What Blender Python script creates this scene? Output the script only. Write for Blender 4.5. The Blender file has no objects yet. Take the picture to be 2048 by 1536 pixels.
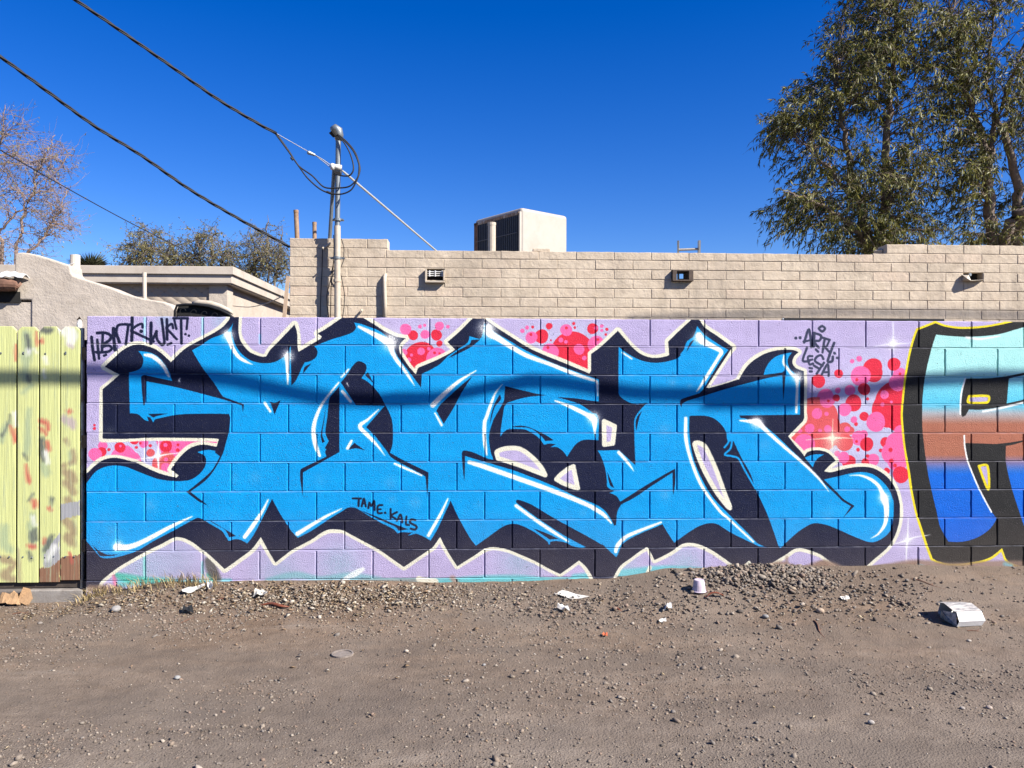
import bpy, math, random
import numpy as np
from mathutils import Vector, Matrix

# ================================================================ camera, sky, sun, exposure
SC = bpy.context.scene
COL = SC.collection
YAW, ROLL = math.radians(2.38), 0.0027
fw = Vector((math.sin(YAW), math.cos(YAW), 0)); r0 = Vector((math.cos(YAW), -math.sin(YAW), 0)); u0 = Vector((0, 0, 1))
rt = r0 * math.cos(ROLL) + u0 * math.sin(ROLL); up = u0 * math.cos(ROLL) - r0 * math.sin(ROLL)
cd = bpy.data.cameras.new('camera'); cam = bpy.data.objects.new('camera', cd); COL.objects.link(cam)
cam.matrix_world = Matrix((( rt.x, up.x, -fw.x, 0), (rt.y, up.y, -fw.y, -5.387), (rt.z, up.z, -fw.z, 1.5), (0, 0, 0, 1)))
cd.sensor_width = 36; cd.lens = 1538 / 2048 * 36; cd.clip_start = .05; cd.clip_end = 3000
SC.camera = cam
SUN_AZ, SUN_EL = math.radians(180 - 58), math.radians(38.5)          # azimuth clockwise from +Y
sdir = Vector((math.sin(SUN_AZ) * math.cos(SUN_EL), math.cos(SUN_AZ) * math.cos(SUN_EL), math.sin(SUN_EL)))
W = bpy.data.worlds.new('World'); SC.world = W; W.use_nodes = True
nt = W.node_tree; bgn = nt.nodes['Background']
sky = nt.nodes.new('ShaderNodeTexSky'); sky.sky_type = 'NISHITA'; sky.sun_disc = False
sky.sun_elevation = SUN_EL; sky.sun_rotation = SUN_AZ; sky.altitude = 350
sky.air_density = 1.0; sky.dust_density = 0.15; sky.ozone_density = 4.0
hs = nt.nodes.new('ShaderNodeHueSaturation'); hs.inputs['Saturation'].default_value = 1.40; hs.inputs['Hue'].default_value = .522; gm_ = nt.nodes.new('ShaderNodeGamma'); gm_.inputs[1].default_value = 1.0
nt.links.new(sky.outputs[0], hs.inputs['Color']); nt.links.new(hs.outputs[0], gm_.inputs[0]); nt.links.new(gm_.outputs[0], bgn.inputs[0]); bgn.inputs[1].default_value = 0.062
sl = bpy.data.lights.new('sun', 'SUN'); sl.energy = 5.0; sl.angle = math.radians(.53); sl.color = (1, .95, .87)
so = bpy.data.objects.new('sun', sl); COL.objects.link(so); so.location = sdir * 30
so.rotation_euler = sdir.to_track_quat('Z', 'Y').to_euler()
SC.view_settings.view_transform = 'Standard'; SC.view_settings.look = 'None'
SC.view_settings.exposure = 1.4; SC.view_settings.gamma = 1
SC.cycles.max_bounces = 6; SC.cycles.diffuse_bounces = 3; SC.cycles.glossy_bounces = 2
SC.cycles.transparent_max_bounces = 6; SC.cycles.use_denoising = True
random.seed(11); RNG = np.random.default_rng(11)

# ================================================================ helpers
def tag(o, label=None, cat=None, group=None, kind=None):
    if label: o['label'] = label
    if cat: o['category'] = cat
    if group: o['group'] = group
    if kind: o['kind'] = kind
    return o
def empty(name, loc=(0, 0, 0), parent=None, rz=0):
    o = bpy.data.objects.new(name, None); COL.objects.link(o); o.location = loc; o.rotation_euler[2] = rz; o.parent = parent
    o.empty_display_size = .1
    return o
def link(name, me, parent=None, loc=(0, 0, 0), rot=(0, 0, 0)):
    o = bpy.data.objects.new(name, me); COL.objects.link(o); o.parent = parent; o.location = loc; o.rotation_euler = rot
    return o
def mesh(name, v, f, m=None, smooth=False):
    me = bpy.data.meshes.new(name); me.from_pydata([tuple(map(float, p)) for p in v], [], [tuple(int(i) for i in q) for q in f]); me.update()
    if m: me.materials.append(m)
    if smooth: me.polygons.foreach_set('use_smooth', [True] * len(me.polygons))
    return me
def bigmesh(name, v, f, m, smooth=False, col=None):
    """v (n,3), f (k,3|4) numpy arrays; optional per-vertex colour"""
    me = bpy.data.meshes.new(name); v = np.ascontiguousarray(v, np.float32); f = np.ascontiguousarray(f, np.int32)
    n = f.shape[1]
    me.vertices.add(len(v)); me.vertices.foreach_set('co', v.ravel())
    me.loops.add(f.size); me.loops.foreach_set('vertex_index', f.ravel())
    me.polygons.add(len(f)); me.polygons.foreach_set('loop_start', np.arange(0, f.size, n, dtype=np.int32))
    me.polygons.foreach_set('loop_total', np.full(len(f), n, np.int32))
    me.update(calc_edges=True)
    if col is not None:
        a = me.color_attributes.new('tint', 'FLOAT_COLOR', 'POINT'); c = np.ones((len(v), 4), np.float32); c[:, :3] = col
        a.data.foreach_set('color', c.ravel())
    me.materials.append(m)
    if smooth: me.polygons.foreach_set('use_smooth', np.ones(len(f), bool))
    return me
class MB:
    def __init__(s): s.v, s.f = [], []
    def add(s, v, f):
        b = len(s.v); s.v += [tuple(p) for p in v]; s.f += [tuple(i + b for i in q) for q in f]; return s
    def box(s, x0, x1, y0, y1, z0, z1):
        return s.add([(x0, y0, z0), (x1, y0, z0), (x1, y1, z0), (x0, y1, z0), (x0, y0, z1), (x1, y0, z1), (x1, y1, z1), (x0, y1, z1)],
                     [(0, 3, 2, 1), (4, 5, 6, 7), (0, 1, 5, 4), (1, 2, 6, 5), (2, 3, 7, 6), (3, 0, 4, 7)])
    def tube(s, path, rad, n=8, caps=True):
        P = [Vector(p) for p in path]
        if not hasattr(rad, '__len__'): rad = [rad] * len(P)
        b = len(s.v); side = None
        for i, p in enumerate(P):
            d = (P[min(i + 1, len(P) - 1)] - P[max(i - 1, 0)])
            d = d.normalized() if d.length > 1e-9 else Vector((0, 0, 1))
            if side is None:
                a = Vector((0, 0, 1)) if abs(d.z) < .9 else Vector((1, 0, 0)); side = d.cross(a).normalized()
            side = (side - d * side.dot(d)).normalized(); q = d.cross(side)
            for k in range(n):
                t = 2 * math.pi * k / n; s.v.append(tuple(p + (side * math.cos(t) + q * math.sin(t)) * rad[i]))
        for i in range(len(P) - 1):
            for k in range(n):
                a, c = b + i * n + k, b + i * n + (k + 1) % n; s.f.append((a, c, c + n, a + n))
        if caps:
            s.f.append(tuple(b + k for k in reversed(range(n)))); s.f.append(tuple(b + (len(P) - 1) * n + k for k in range(n)))
        return s
    def prism(s, xz, y0, y1):
        n = len(xz); b = len(s.v)
        s.v += [(x, y0, z) for x, z in xz] + [(x, y1, z) for x, z in xz]
        s.f += [tuple(b + i for i in range(n)), tuple(b + n + i for i in reversed(range(n)))]
        for i in range(n): j = (i + 1) % n; s.f.append((b + i, b + n + i, b + n + j, b + j))
        return s
    def obj(s, name, m, parent=None, loc=(0, 0, 0), rot=(0, 0, 0), smooth=False, bevel=0, seg=2):
        me = mesh(name, s.v, s.f, m, smooth); o = link(name, me, parent, loc, rot)
        if bevel:
            b = o.modifiers.new('bevel', 'BEVEL'); b.width = bevel; b.segments = seg; b.limit_method = 'ANGLE'
        return o

# ---------------------------------------------------------------- materials
class NT:
    def __init__(s, name):
        s.m = bpy.data.materials.new(name); s.m.use_nodes = True; s.t = s.m.node_tree; s.b = s.t.nodes['Principled BSDF']
        s.o = s.t.nodes['Material Output']
    def n(s, t, **k):
        x = s.t.nodes.new(t)
        for a, v in k.items():
            if a.startswith('i_'): x.inputs[a[2:].replace('_', ' ')].default_value = v
            else: setattr(x, a, v)
        return x
    def l(s, a, b): s.t.links.new(a, b)
    def pos(s): return s.n('ShaderNodeTexCoord').outputs['Object']
    def noise(s, scale, det=4, rough=.55, vec=None, sc3=None):
        x = s.n('ShaderNodeTexNoise'); x.inputs['Scale'].default_value = scale; x.inputs['Detail'].default_value = det; x.inputs['Roughness'].default_value = rough
        if sc3:
            mp = s.n('ShaderNodeMapping'); mp.inputs['Scale'].default_value = sc3; s.l(vec or s.pos(), mp.inputs[0]); s.l(mp.outputs[0], x.inputs[0])
        elif vec is not None: s.l(vec, x.inputs[0])
        return x.outputs['Fac']
    def ramp(s, fac, stops):
        r = s.n('ShaderNodeValToRGB'); e = r.color_ramp.elements
        while len(e) < len(stops): e.new(.5)
        for q, (p, c) in zip(e, stops): q.position = p; q.color = (*c, 1) if len(c) == 3 else c
        s.l(fac, r.inputs[0]); return r.outputs[0]
    def mix(s, fac, a, b, mode='MIX'):
        x = s.n('ShaderNodeMix', data_type='RGBA', blend_type=mode)
        for i, v in ((0, fac), (6, a), (7, b)):
            if hasattr(v, 'is_linked') or hasattr(v, 'links'): s.l(v, x.inputs[i])
            elif i == 0: x.inputs[0].default_value = v
            else: x.inputs[i].default_value = (*v, 1)
        return x.outputs[2]
    def mathn(s, op, a, b=0.):
        x = s.n('ShaderNodeMath', operation=op)
        for i, v in ((0, a), (1, b)):
            if hasattr(v, 'links'): s.l(v, x.inputs[i])
            else: x.inputs[i].default_value = v
        return x.outputs[0]
    def bump(s, h, strength, dist, prev=None):
        x = s.n('ShaderNodeBump'); x.inputs['Strength'].default_value = strength; x.inputs['Distance'].default_value = dist; s.l(h, x.inputs['Height'])
        if prev is not None: s.l(prev, x.inputs['Normal'])
        return x.outputs[0]
    def done(s, col=None, rough=.8, normal=None, spec=.3, metal=0):
        if col is not None:
            if hasattr(col, 'links'): s.l(col, s.b.inputs['Base Color'])
            else: s.b.inputs['Base Color'].default_value = (*col, 1)
        if hasattr(rough, 'links'): s.l(rough, s.b.inputs['Roughness'])
        else: s.b.inputs['Roughness'].default_value = rough
        s.b.inputs['Specular IOR Level'].default_value = spec; s.b.inputs['Metallic'].default_value = metal
        if normal is not None: s.l(normal, s.b.inputs['Normal'])
        return s.m
def world_pos(k): return k.n('ShaderNodeNewGeometry').outputs['Position']
def plain(name, c, rough=.7, var=.15, scale=30., bump=.3, dist=.002, metal=0., spec=.3, dirt=None):
    k = NT(name); p = world_pos(k); n = k.noise(scale, 5, .6, p)
    c = tuple(x * .64 for x in c); dirt = dirt and tuple(x * .64 for x in dirt)
    lo = tuple(x * (1 - var) for x in c); hi = tuple(min(1, x * (1 + var)) for x in c)
    col = k.ramp(n, [(.3, lo), (.7, hi)])
    if dirt:
        col = k.mix(k.ramp(k.noise(scale * .35, 6, .7, p), [(.5, (0, 0, 0)), (.68, (1, 1, 1))]), col, dirt)
    return k.done(col, rough, k.bump(k.noise(scale * 6, 3, .6, p), bump, dist), spec, metal)
def lin(c): return tuple(((x + .055) / 1.055) ** 2.4 if x > .04045 else x / 12.92 for x in c)

# ---------------------------------------------------------------- paint: rasterise the spray paint to an image datablock (nothing is loaded)
PAL = dict(lav=(.765,.715,.870), cream=(.955,.940,.850), navy=(.085,.115,.230), blue=(.010,.630,.915), white=(1.,1.,.99),
           red=(.915,.190,.285), redo=(.900,.370,.385), pink=(.985,.430,.680), yellow=(.970,.890,.170), char=(.165,.165,.170),
           teal=(.400,.810,.830), teal2=(.520,.740,.780), green=(.220,.760,.630), cyan=(.320,.800,.930), soot=(.300,.300,.280),
           soot2=(.560,.560,.540), rust=(.700,.560,.500), star=(.900,.885,.970), soil=(.600,.490,.420), rose=(.920,.400,.580),
           tag2=(.240,.260,.360), tag3=(.080,.110,.220), pale=(.800,.810,.920))
def pts(s):
    P, c = [], []
    for t in s.split():
        c.append(t[-1] == '!'); P.append([float(v) for v in t.rstrip('!').split(',')])
    return np.array(P), c
def smooth(P, corner, closed=True, n=6):
    N = len(P); out = []
    for i in range(N if closed else N - 1):
        a, b = P[i], P[(i + 1) % N]
        p0 = P[i - 1] if (closed or i > 0) else a
        p3 = P[(i + 2) % N] if (closed or i + 2 < N) else b
        if corner[i]: p0 = a
        if corner[(i + 1) % N]: p3 = b
        t = (np.arange(n) / n)[:, None]
        m1, m2 = (b - p0) * .5, (p3 - a) * .5
        L = np.linalg.norm((b - a)[:2])
        for m in (m1, m2):
            k = np.linalg.norm(m[:2])
            if k > L > 0: m *= L / k
        out.append((2*t**3 - 3*t**2 + 1)*a + (t**3 - 2*t**2 + t)*m1 + (-2*t**3 + 3*t**2)*b + (t**3 - t**2)*m2)
    if not closed: out.append(P[-1:])
    return np.vstack(out)
class Canvas:
    def __init__(s, xl, xr, zb, zt, res, bg):
        s.xl, s.zt, s.res = xl, zt, res
        s.w, s.h = int((xr - xl) * res), int((zt - zb) * res)
        s.a = np.empty((s.h, s.w, 3), np.float32); s.a[:] = bg
        s.rng = np.random.default_rng(5)
    def px(s, P):
        Q = np.array(P, float); Q[:, 0] = (P[:, 0] / 1000 - s.xl) * s.res; Q[:, 1] = (s.zt - P[:, 1] / 1000) * s.res
        return Q
    def cover(s, Q, sub=4):
        x0, y0 = Q[:, 0], Q[:, 1]; x1, y1 = np.roll(x0, -1), np.roll(y0, -1)
        ya, yb = max(0, int(y0.min())), min(s.h, int(y0.max()) + 2)
        xa, xb = max(0, int(x0.min()) - 1), min(s.w, int(x0.max()) + 2)
        if ya >= yb or xa >= xb: return None
        m = np.zeros((yb - ya, xb - xa), np.float32); W = xb - xa
        col = np.arange(W)
        for j in range(yb - ya):
            for k in range(sub):
                y = ya + j + (k + .5) / sub
                hit = (y0 <= y) != (y1 <= y)
                if not hit.any(): continue
                xs = np.sort(x0[hit] + (y - y0[hit]) / (y1[hit] - y0[hit]) * (x1[hit] - x0[hit])) - xa
                for p in range(0, len(xs) - 1, 2):
                    l, r = max(xs[p], 0), min(xs[p + 1], W)
                    if r <= l: continue
                    il, ir = int(l), min(int(r), W - 1)
                    if il == ir: m[j, il] += r - l
                    else:
                        m[j, il] += il + 1 - l; m[j, il + 1:ir] += 1; m[j, ir] += r - ir
        return m / sub, ya, yb, xa, xb
    def blend(s, c, col):
        if c is None: return
        m, ya, yb, xa, xb = c; m = np.clip(m, 0, 1)[..., None]
        s.a[ya:yb, xa:xb] = s.a[ya:yb, xa:xb] * (1 - m) + np.asarray(col, np.float32) * m
    def brush(s, Q, R, soft):
        pad = R.max() + soft + 2
        xa, xb = max(0, int(Q[:, 0].min() - pad)), min(s.w, int(Q[:, 0].max() + pad) + 1)
        ya, yb = max(0, int(Q[:, 1].min() - pad)), min(s.h, int(Q[:, 1].max() + pad) + 1)
        if xa >= xb or ya >= yb: return None
        d = np.full((yb - ya, xb - xa), 1e3, np.float32)
        for i in range(max(1, len(Q) - 1)):
            a, b = Q[i], Q[min(i + 1, len(Q) - 1)]; ra, rb = R[i], R[min(i + 1, len(Q) - 1)]
            pd = max(ra, rb) + soft + 1
            u0, u1 = max(xa, int(min(a[0], b[0]) - pd)), min(xb, int(max(a[0], b[0]) + pd) + 1)
            v0, v1 = max(ya, int(min(a[1], b[1]) - pd)), min(yb, int(max(a[1], b[1]) + pd) + 1)
            if u0 >= u1 or v0 >= v1: continue
            X, Y = np.meshgrid(np.arange(u0, u1) + .5, np.arange(v0, v1) + .5)
            ab = b - a; L = ab @ ab
            t = np.clip(((X - a[0]) * ab[0] + (Y - a[1]) * ab[1]) / L, 0, 1) if L > 1e-6 else np.zeros_like(X)
            e = np.hypot(X - a[0] - t * ab[0], Y - a[1] - t * ab[1]) - (ra + (rb - ra) * t)
            D = d[v0 - ya:v1 - ya, u0 - xa:u1 - xa]; np.minimum(D, e, out=D)
        return np.clip(.5 - d / soft, 0, 1), ya, yb, xa, xb
    def run(s, ops):
        k = s.res / 1000
        for o in ops:
            t = o[0]
            if t == 'F':
                s.blend(s.cover(s.px(smooth(*pts(o[2])))), PAL[o[1]])
            elif t == 'C':
                Q = s.px(smooth(*pts(o[3]))); Q = np.vstack([Q, Q[:1]])
                w = o[2] / 2 * (1 + .16 * np.interp(np.arange(len(Q)), np.arange(0, len(Q) + 9, 9), s.rng.uniform(-1, 1, len(range(0, len(Q) + 9, 9)))))
                s.blend(s.brush(Q, w * k, 2.2), PAL[o[1]])
            elif t == 'W':
                Q = s.px(smooth(*pts(o[4])))
                s.blend(s.cover(Q), PAL[o[3]]); Q = np.vstack([Q, Q[:1]])
                s.blend(s.brush(Q, np.full(len(Q), o[2] / 2 * k), 2.2), PAL[o[1]])
            elif t == 'S':
                P, c = pts(o[3]); Q = s.px(smooth(P, c, False)) if len(P) > 2 else s.px(P)
                s.blend(s.brush(Q, np.full(len(Q), o[2] / 2 * k), 1.6), PAL[o[1]])
            elif t == 'V':
                P, c = pts(o[2]); P = smooth(P, c, False) if len(P) > 2 else P
                Q = s.px(P); R = np.maximum(P[:, 2], .6) / 2 * k
                b = s.brush(Q, R, 3.0 if o[1] in ('white', 'cream', 'star') else 9.0)
                if b is None: continue
                if o[1] in ('white', 'star'):                      # thin mist of overspray round the fat-cap line
                    g = s.brush(Q, R * 1.1, 11.0); g = (g[0] * .22,) + g[1:]; s.blend(g, PAL[o[1]])
                elif o[1] not in ('cream',): b = (b[0] * .85,) + b[1:]
                s.blend(b, PAL[o[1]])
            elif t == 'D':
                P, _ = pts(o[2])
                for p in P:
                    th = np.linspace(0, 2 * np.pi, 40, endpoint=False); j = s.rng.uniform(0, 6)
                    r = p[2] * (1 + .03 * np.sin(2 * th + j) + .02 * np.sin(3 * th + 2 * j))
                    s.blend(s.cover(s.px(np.c_[p[0] + r * np.cos(th), p[1] + r * np.sin(th)])), PAL[o[1]])
            elif t == 'G':
                P, _ = pts(o[2])
                for p in P:
                    q = s.px(p[None, :])[0]; r = p[2] * k
                    xa, xb = max(0, int(q[0] - 2 * r)), min(s.w, int(q[0] + 2 * r)); ya, yb = max(0, int(q[1] - 2 * r)), min(s.h, int(q[1] + 2 * r))
                    if xa >= xb or ya >= yb: continue
                    X, Y = np.meshgrid(np.arange(xa, xb) + .5, np.arange(ya, yb) + .5)
                    g = np.exp(-((X - q[0])**2 + (Y - q[1])**2) / (r * r) * 2.2) * p[3]
                    n = s.rng.random(((yb - ya) // 2 + 1, (xb - xa) // 2 + 1)).repeat(2, 0).repeat(2, 1)[:yb - ya, :xb - xa]
                    g = np.clip(g * (.55 + .9 * n), 0, 1)
                    s.blend((g.astype(np.float32), ya, yb, xa, xb), PAL[o[1]])
            elif t == 'B':                                         # letter filled with colour fades, top to bottom
                c = s.cover(s.px(smooth(*pts(o[2])))); m, ya, yb, xa, xb = c
                z = s.zt - (np.arange(ya, yb) + .5) / s.res
                zs = [.30, .86, .93, 1.00, 1.22, 1.30, 1.36, 1.50, 1.56, 1.95]
                cs = [(.02, .39, .84), (.05, .43, .87), (.45, .47, .70), (.70, .44, .35), (.71, .45, .36), (.70, .72, .74), (.36, .80, .93), (.48, .86, .94), (.69, .94, .93), (.73, .96, .94)]
                G = np.stack([np.interp(z, zs, [q[i] for q in cs]) for i in range(3)], -1)[:, None, :]
                m = np.clip(m, 0, 1)[..., None]
                s.a[ya:yb, xa:xb] = s.a[ya:yb, xa:xb] * (1 - m) + G.astype(np.float32) * m

MURAL = [
('V', 'teal', '-2466,126,56 -2163,145,35 -2061,133,28 -1722,138,21'),
('V', 'green', '-2493,182,35 -2392,153,63 -2264,142,35 -2112,134,24.5'),
('V', 'green', '-2302,331,10.5 -2301,214,14 -2298,139,17.5'),
('V', 'green', '-1909,263,7 -1909,125,14'),
('V', 'green', '-1868,177,28 -1830,135,28'),
('V', 'soot', '-1865,273,63 -1844,211,77 -1810,149,56'),
('V', 'teal2', '-1466,139,28 -1278,172,49 -1106,143,42 -899,162,49 -692,140,28'),
('V', 'white', '-934,142,28 -858,183,42 -810,210,24.5'),
('F', 'teal2', '-899,149! 3967,132! 3968,-48! -899,-4!'),
('V', 'teal', '-276,102,56 -32,128,56 284,125,70 530,102,49'),
('V', 'soot2', '-830,120,35 -554,125,31.5 -380,131,28'),
('V', 'cream', '-422,138,42 -380,124,42 -310,116,49'),
('V', 'rust', '-189,143,35 -164,108,42'),
('V', 'teal', '671,136,56 1061,154,91 1310,188,63 1560,179,49'),
('V', 'teal2', '1203,168,35 1381,177,42 1575,179,42'),
('V', 'cream', '1203,206,28 1178,154,24.5 1157,97,21'),
('G', 'teal2', '-2298,214,245,0.35 -1380,173,210,0.3 -969,239,210,0.35 283,248,210,0.35 1453,222,175,0.4 1025,225,140,0.3 -2062,282,210,0.2'),
('V', 'teal', '-2306,1947,5.2 -2309,1761,5.2'),
('V', 'teal', '-1913,1949,7 -1913,1777,7'),
('V', 'cyan', '-1522,1834,5.2 -1521,1779,5.2'),
('G', 'teal2', '-2167,1934,91,0.35 -1794,1929,105,0.3'),
('G', 'pale', '-385,1805,157.5,0.8 420,1827,175,0.7 667,1846,175,0.7 843,1864,105,0.6 2713,1392,262.5,0.9 2677,1107,245,0.9 2933,1178,210,0.8 2785,1607,192.5,0.8 -2401,1040,175,0.7 -2266,1022,140,0.8 -2553,1057,105,0.6'),
('D', 'pink', '-519,1879,38.5'),
('D', 'red', '-468,1838,35'),
('D', 'pink', '-519,1879,38.5 -420,1899,14 -387,1908,11.2 -384,1844,31.5 -226,1899,13'),
('D', 'red', '-305,1841,38.5 -284,1781,21.7'),
('D', 'pink', '-285,1903,31.5'),
('D', 'red', '-416,1680,112 -454,1631,49 -401,1613,49'),
('D', 'pink', '-412,1726,26.6 -478,1700,11.2 -358,1744,13 -299,1680,73.5 -530,1718,24.5 -495,1667,15.4'),
('D', 'red', '-318,1716,10.5 -283,1712,8.4'),
('D', 'red', '430,1835,49'),
('D', 'pink', '296,1873,15.4 329,1896,14 360,1827,42'),
('D', 'red', '368,1900,10.5 484,1907,23.1 356,1848,10.5 496,1808,7'),
('D', 'red', '649,1719,154 561,1670,105 720,1670,105'),
('D', 'pink', '605,1880,42 494,1726,59.5 567,1810,17.5 603,1797,13 696,1746,38.5 733,1684,16.4 815,1781,59.5'),
('D', 'red', '605,1895,10.5 657,1926,11.2 665,1898,9.1 476,1757,10.5 791,1891,38.5 892,1887,11.5 884,1851,9.5 829,1815,10.5'),
('D', 'pink', '814,1896,14 856,1910,13 856,1879,11.2'),
('D', 'red', '2805,1621,70 2807,1589,70'),
('D', 'pink', '2655,1669,15.8 2706,1687,21 2717,1565,71.8 3005,1576,49'),
('D', 'red', '2690,1538,11.2 2960,1649,47.2 2557,1580,31.5 2411,1527,49 3005,1579,10.5'),
('D', 'red', '2969,1382,147 2925,1321,126 3006,1268,105'),
('D', 'pink', '2983,1515,59.5 2891,1431,31.5 2877,1360,15.4 2942,1379,10.5'),
('D', 'pink', '2461,1413,59.5 2552,1460,21'),
('D', 'redo', '2397,1256,161 2423,1178,154 2321,1135,105'),
('D', 'pink', '2477,1392,56 2640,1462,38.5 2401,1295,38.5 2470,1293,15.4 2348,1188,35 2480,1185,28 2279,1170,15.4 2423,1174,14 2313,1078,73.5'),
('D', 'red', '2743,1470,43.8 2541,1407,25.6 2768,1400,11.2 2666,1371,59.5 2484,1385,10.5'),
('D', 'pink', '2603,1324,47.2'),
('D', 'red', '2744,1275,33.2 2685,1220,14'),
('D', 'pink', '2830,1236,70 2670,1251,24.5'),
('D', 'redo', '2604,1185,49 2641,1174,31.5'),
('D', 'pink', '2621,1183,21 2702,1120,52.5 2743,1149,28'),
('D', 'redo', '2601,1091,63 2550,1107,42'),
('D', 'red', '2763,1076,49 2900,1091,36.8 2865,1032,13.3 2699,1037,13.3 2688,1096,10.5'),
('D', 'pink', '2995,1078,91 2955,1017,84 2988,963,77 3006,1171,42'),
('D', 'red', '2937,1036,15.4 2633,951,49 2944,956,17.5 2970,924,14'),
('D', 'pink', '2595,981,42 2547,1010,21 2809,963,45.5'),
('D', 'red', '2753,948,28 2769,992,12.6 2911,885,23.1 3013,858,59.5'),
('F', 'pink', '-2226,1101! -1782,1098! -1806,1063 -1942,1074 -2043,1022 -2124,902 -2165,881! -2202,953 -2192,1022 -2212,1063'),
('D', 'pink', '-2585,1069,31.5'),
('D', 'red', '-2590,1028,31.5 -2593,1012,24.5 -2543,1042,11.2 -2373,1108,31.5 -2358,1057,10.5 -2265,1069,11.5 -2641,1210,8.8 -2641,1187,10.5'),
('D', 'pink', '-2634,1009,45.5 -2445,978,91 -2394,964,70 -2309,1086,31.5'),
('D', 'red', '-2468,1058,36.8 -2331,1086,9.1 -2158,1066,42 -2077,1075,10.5 -2079,1038,13'),
('D', 'redo', '-2262,1020,28 -2155,970,59.5 -2205,943,49 -2182,915,42'),
('D', 'pink', '-2465,1067,9.1 -2162,1074,14 -2158,974,14 -2158,915,35'),
('V', 'white', '-2215,995,10.5 -2283,984,7 -2361,974,1.8'),
('V', 'white', '-2215,995,10.5 -2148,1010,7 -2064,1019,1.8'),
('V', 'white', '-2207,1108,3.5 -2212,995,14 -2205,867,3.5'),
('G', 'white', '-2214,995,31.5,1.0'),
('V', 'star', '2952,1948,8.8 2955,1858,10.5 2953,1790,17.5 2957,1733,3.5'),
('V', 'star', '2814,1775,3.5 2894,1788,10.5 2953,1795,14 3048,1798,8.8 3085,1802,3.5'),
('G', 'white', '2953,1797,38.5,0.9 2953,1794,84,0.35'),
('V', 'cream', '2517,1256,2.8 2514,1178,5.6 2513,1121,17.5 2512,1042,3.5'),
('V', 'cream', '2321,1107,2.8 2423,1116,5.6 2513,1121,17.5 2605,1121,5.6 2666,1117,2.1'),
('G', 'cream', '2513,1120,35,1.0 2513,1114,91,0.5 2510,1035,77,0.35'),
('V', 'white', '3068,544,3.5 3065,462,7 3063,390,14 3056,318,8.8 3054,240,3.5'),
('V', 'white', '2971,365,2.8 3019,376,8.8 3063,390,14 3125,411,5.6 3221,425,1.8'),
('G', 'white', '3063,390,28,1.0 3059,390,84,0.35'),
('C', 'cream', 47, '-2572,1611! -2503,1679 -2459,1719 -2405,1752 -2346,1765 -2296,1756 -2246,1740 -2197,1710 -2147,1665 -2127,1643! -2102,1670 -2038,1731 -1984,1767 -1899,1813 -1825,1854 -1771,1893 -1731,1940! -1723,1978! -1665,1979! -1667,1937 -1669,1880 -1666,1839 -1654,1794 -1626,1751 -1591,1716 -1541,1693 -1501,1683 -1478,1687! -1451,1731 -1381,1805 -1286,1907! -1272,1870 -1266,1831 -1265,1765 -1258,1718! -1190,1760 -1105,1812 -1099,1827! -1127,1847! -1080,1873 -964,1954 -932,1983! -856,1984! -808,1955 -727,1905 -656,1860 -580,1827 -519,1817! -549,1789 -564,1759 -559,1717 -539,1682 -493,1616 -447,1565! -432,1608 -401,1624 -299,1668 -203,1719 -175,1740! -228,1793! -147,1863 -76,1935 -30,1982! 12,1982! 48,1944 108,1900 232,1821 335,1757 438,1709 593,1648 748,1584 768,1574! 781,1594! 781,1713! 851,1765 970,1877! 1027,1812 1080,1756 1132,1715 1184,1694 1246,1687 1320,1700 1336,1710! 1329,1803! 1393,1866 1486,1952 1516,1985! 1534,1985! 1555,1953 1591,1903 1675,1847 1791,1764! 1775,1746! 1594,1468! 1623,1467 1728,1491 1812,1517 1834,1531! 1849,1559 1886,1619 1939,1671 2018,1718 2097,1742 2176,1750 2233,1746 2266,1733! 2232,1699 2221,1657 2245,1620 2304,1597! 2307,1511 2307,1303 2308,1266 2300,1243! 2257,1199 2194,1136! 2177,1123! 2258,1053 2311,990! 2330,1019 2372,1032 2425,1032 2478,1016 2521,979 2537,958! 2500,932 2452,883! 2505,877 2585,896 2665,911 2745,915 2815,903 2879,869 2933,821 2976,753 3003,659 3006,616 3003,532 2982,449 2944,370 2902,323 2827,261 2747,193 2694,156! 2640,164! 2550,205 2496,242 2432,289 2374,313 2310,332 2273,336 2231,327 2178,291 2075,230 2011,183 1974,148! 1941,148! 1935,186 1927,236 1911,249 1890,231 1848,200! 1795,224 1732,268 1653,321 1585,355 1521,376 1469,379 1423,366 1344,312 1235,259! 1197,337! 1182,351! 1135,324 1058,268 995,222 959,170 928,93 905,32! 834,33! 814,91 788,156 746,218 699,260! 643,219 566,165! 494,200 390,257 287,303 210,335 133,354 77,356 30,344 -46,293 -156,225! -225,333 -276,430! -301,394 -326,359 -347,344 -423,293 -527,222! -601,274 -702,346 -804,402 -890,449 -951,480 -1001,488 -1052,485 -1107,458 -1161,420 -1226,385 -1302,344 -1412,259! -1462,345 -1512,437! -1547,387 -1577,351 -1627,311 -1759,216! -1826,282 -1877,328 -1920,359 -1970,399 -2030,430 -2080,440 -2119,430 -2193,390 -2292,341 -2391,286 -2489,226 -2592,141 -2614,97! -2768,98! -2770,814! -2683,888 -2639,931 -2590,966 -2540,983 -2491,986 -2442,976 -2368,955 -2294,920 -2219,885 -2155,864 -2086,849! -2073,864! -2125,905! -2096,950 -2046,1010 -1997,1051 -1947,1071 -1898,1076 -1823,1063 -1796,1066 -1787,1087 -1796,1111 -1820,1118 -1898,1121 -2245,1124 -2442,1116 -2585,1117! -2586,1383 -2586,1457! -2527,1508 -2473,1556!'),
('V', 'cream', '766,1579,7 768,1547,3.5'),
('V', 'cream', '-446,1568,7 -441,1537,3.5'),
('V', 'cream', '-2099,860,10.5 -2098,829,3.5'),
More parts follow.
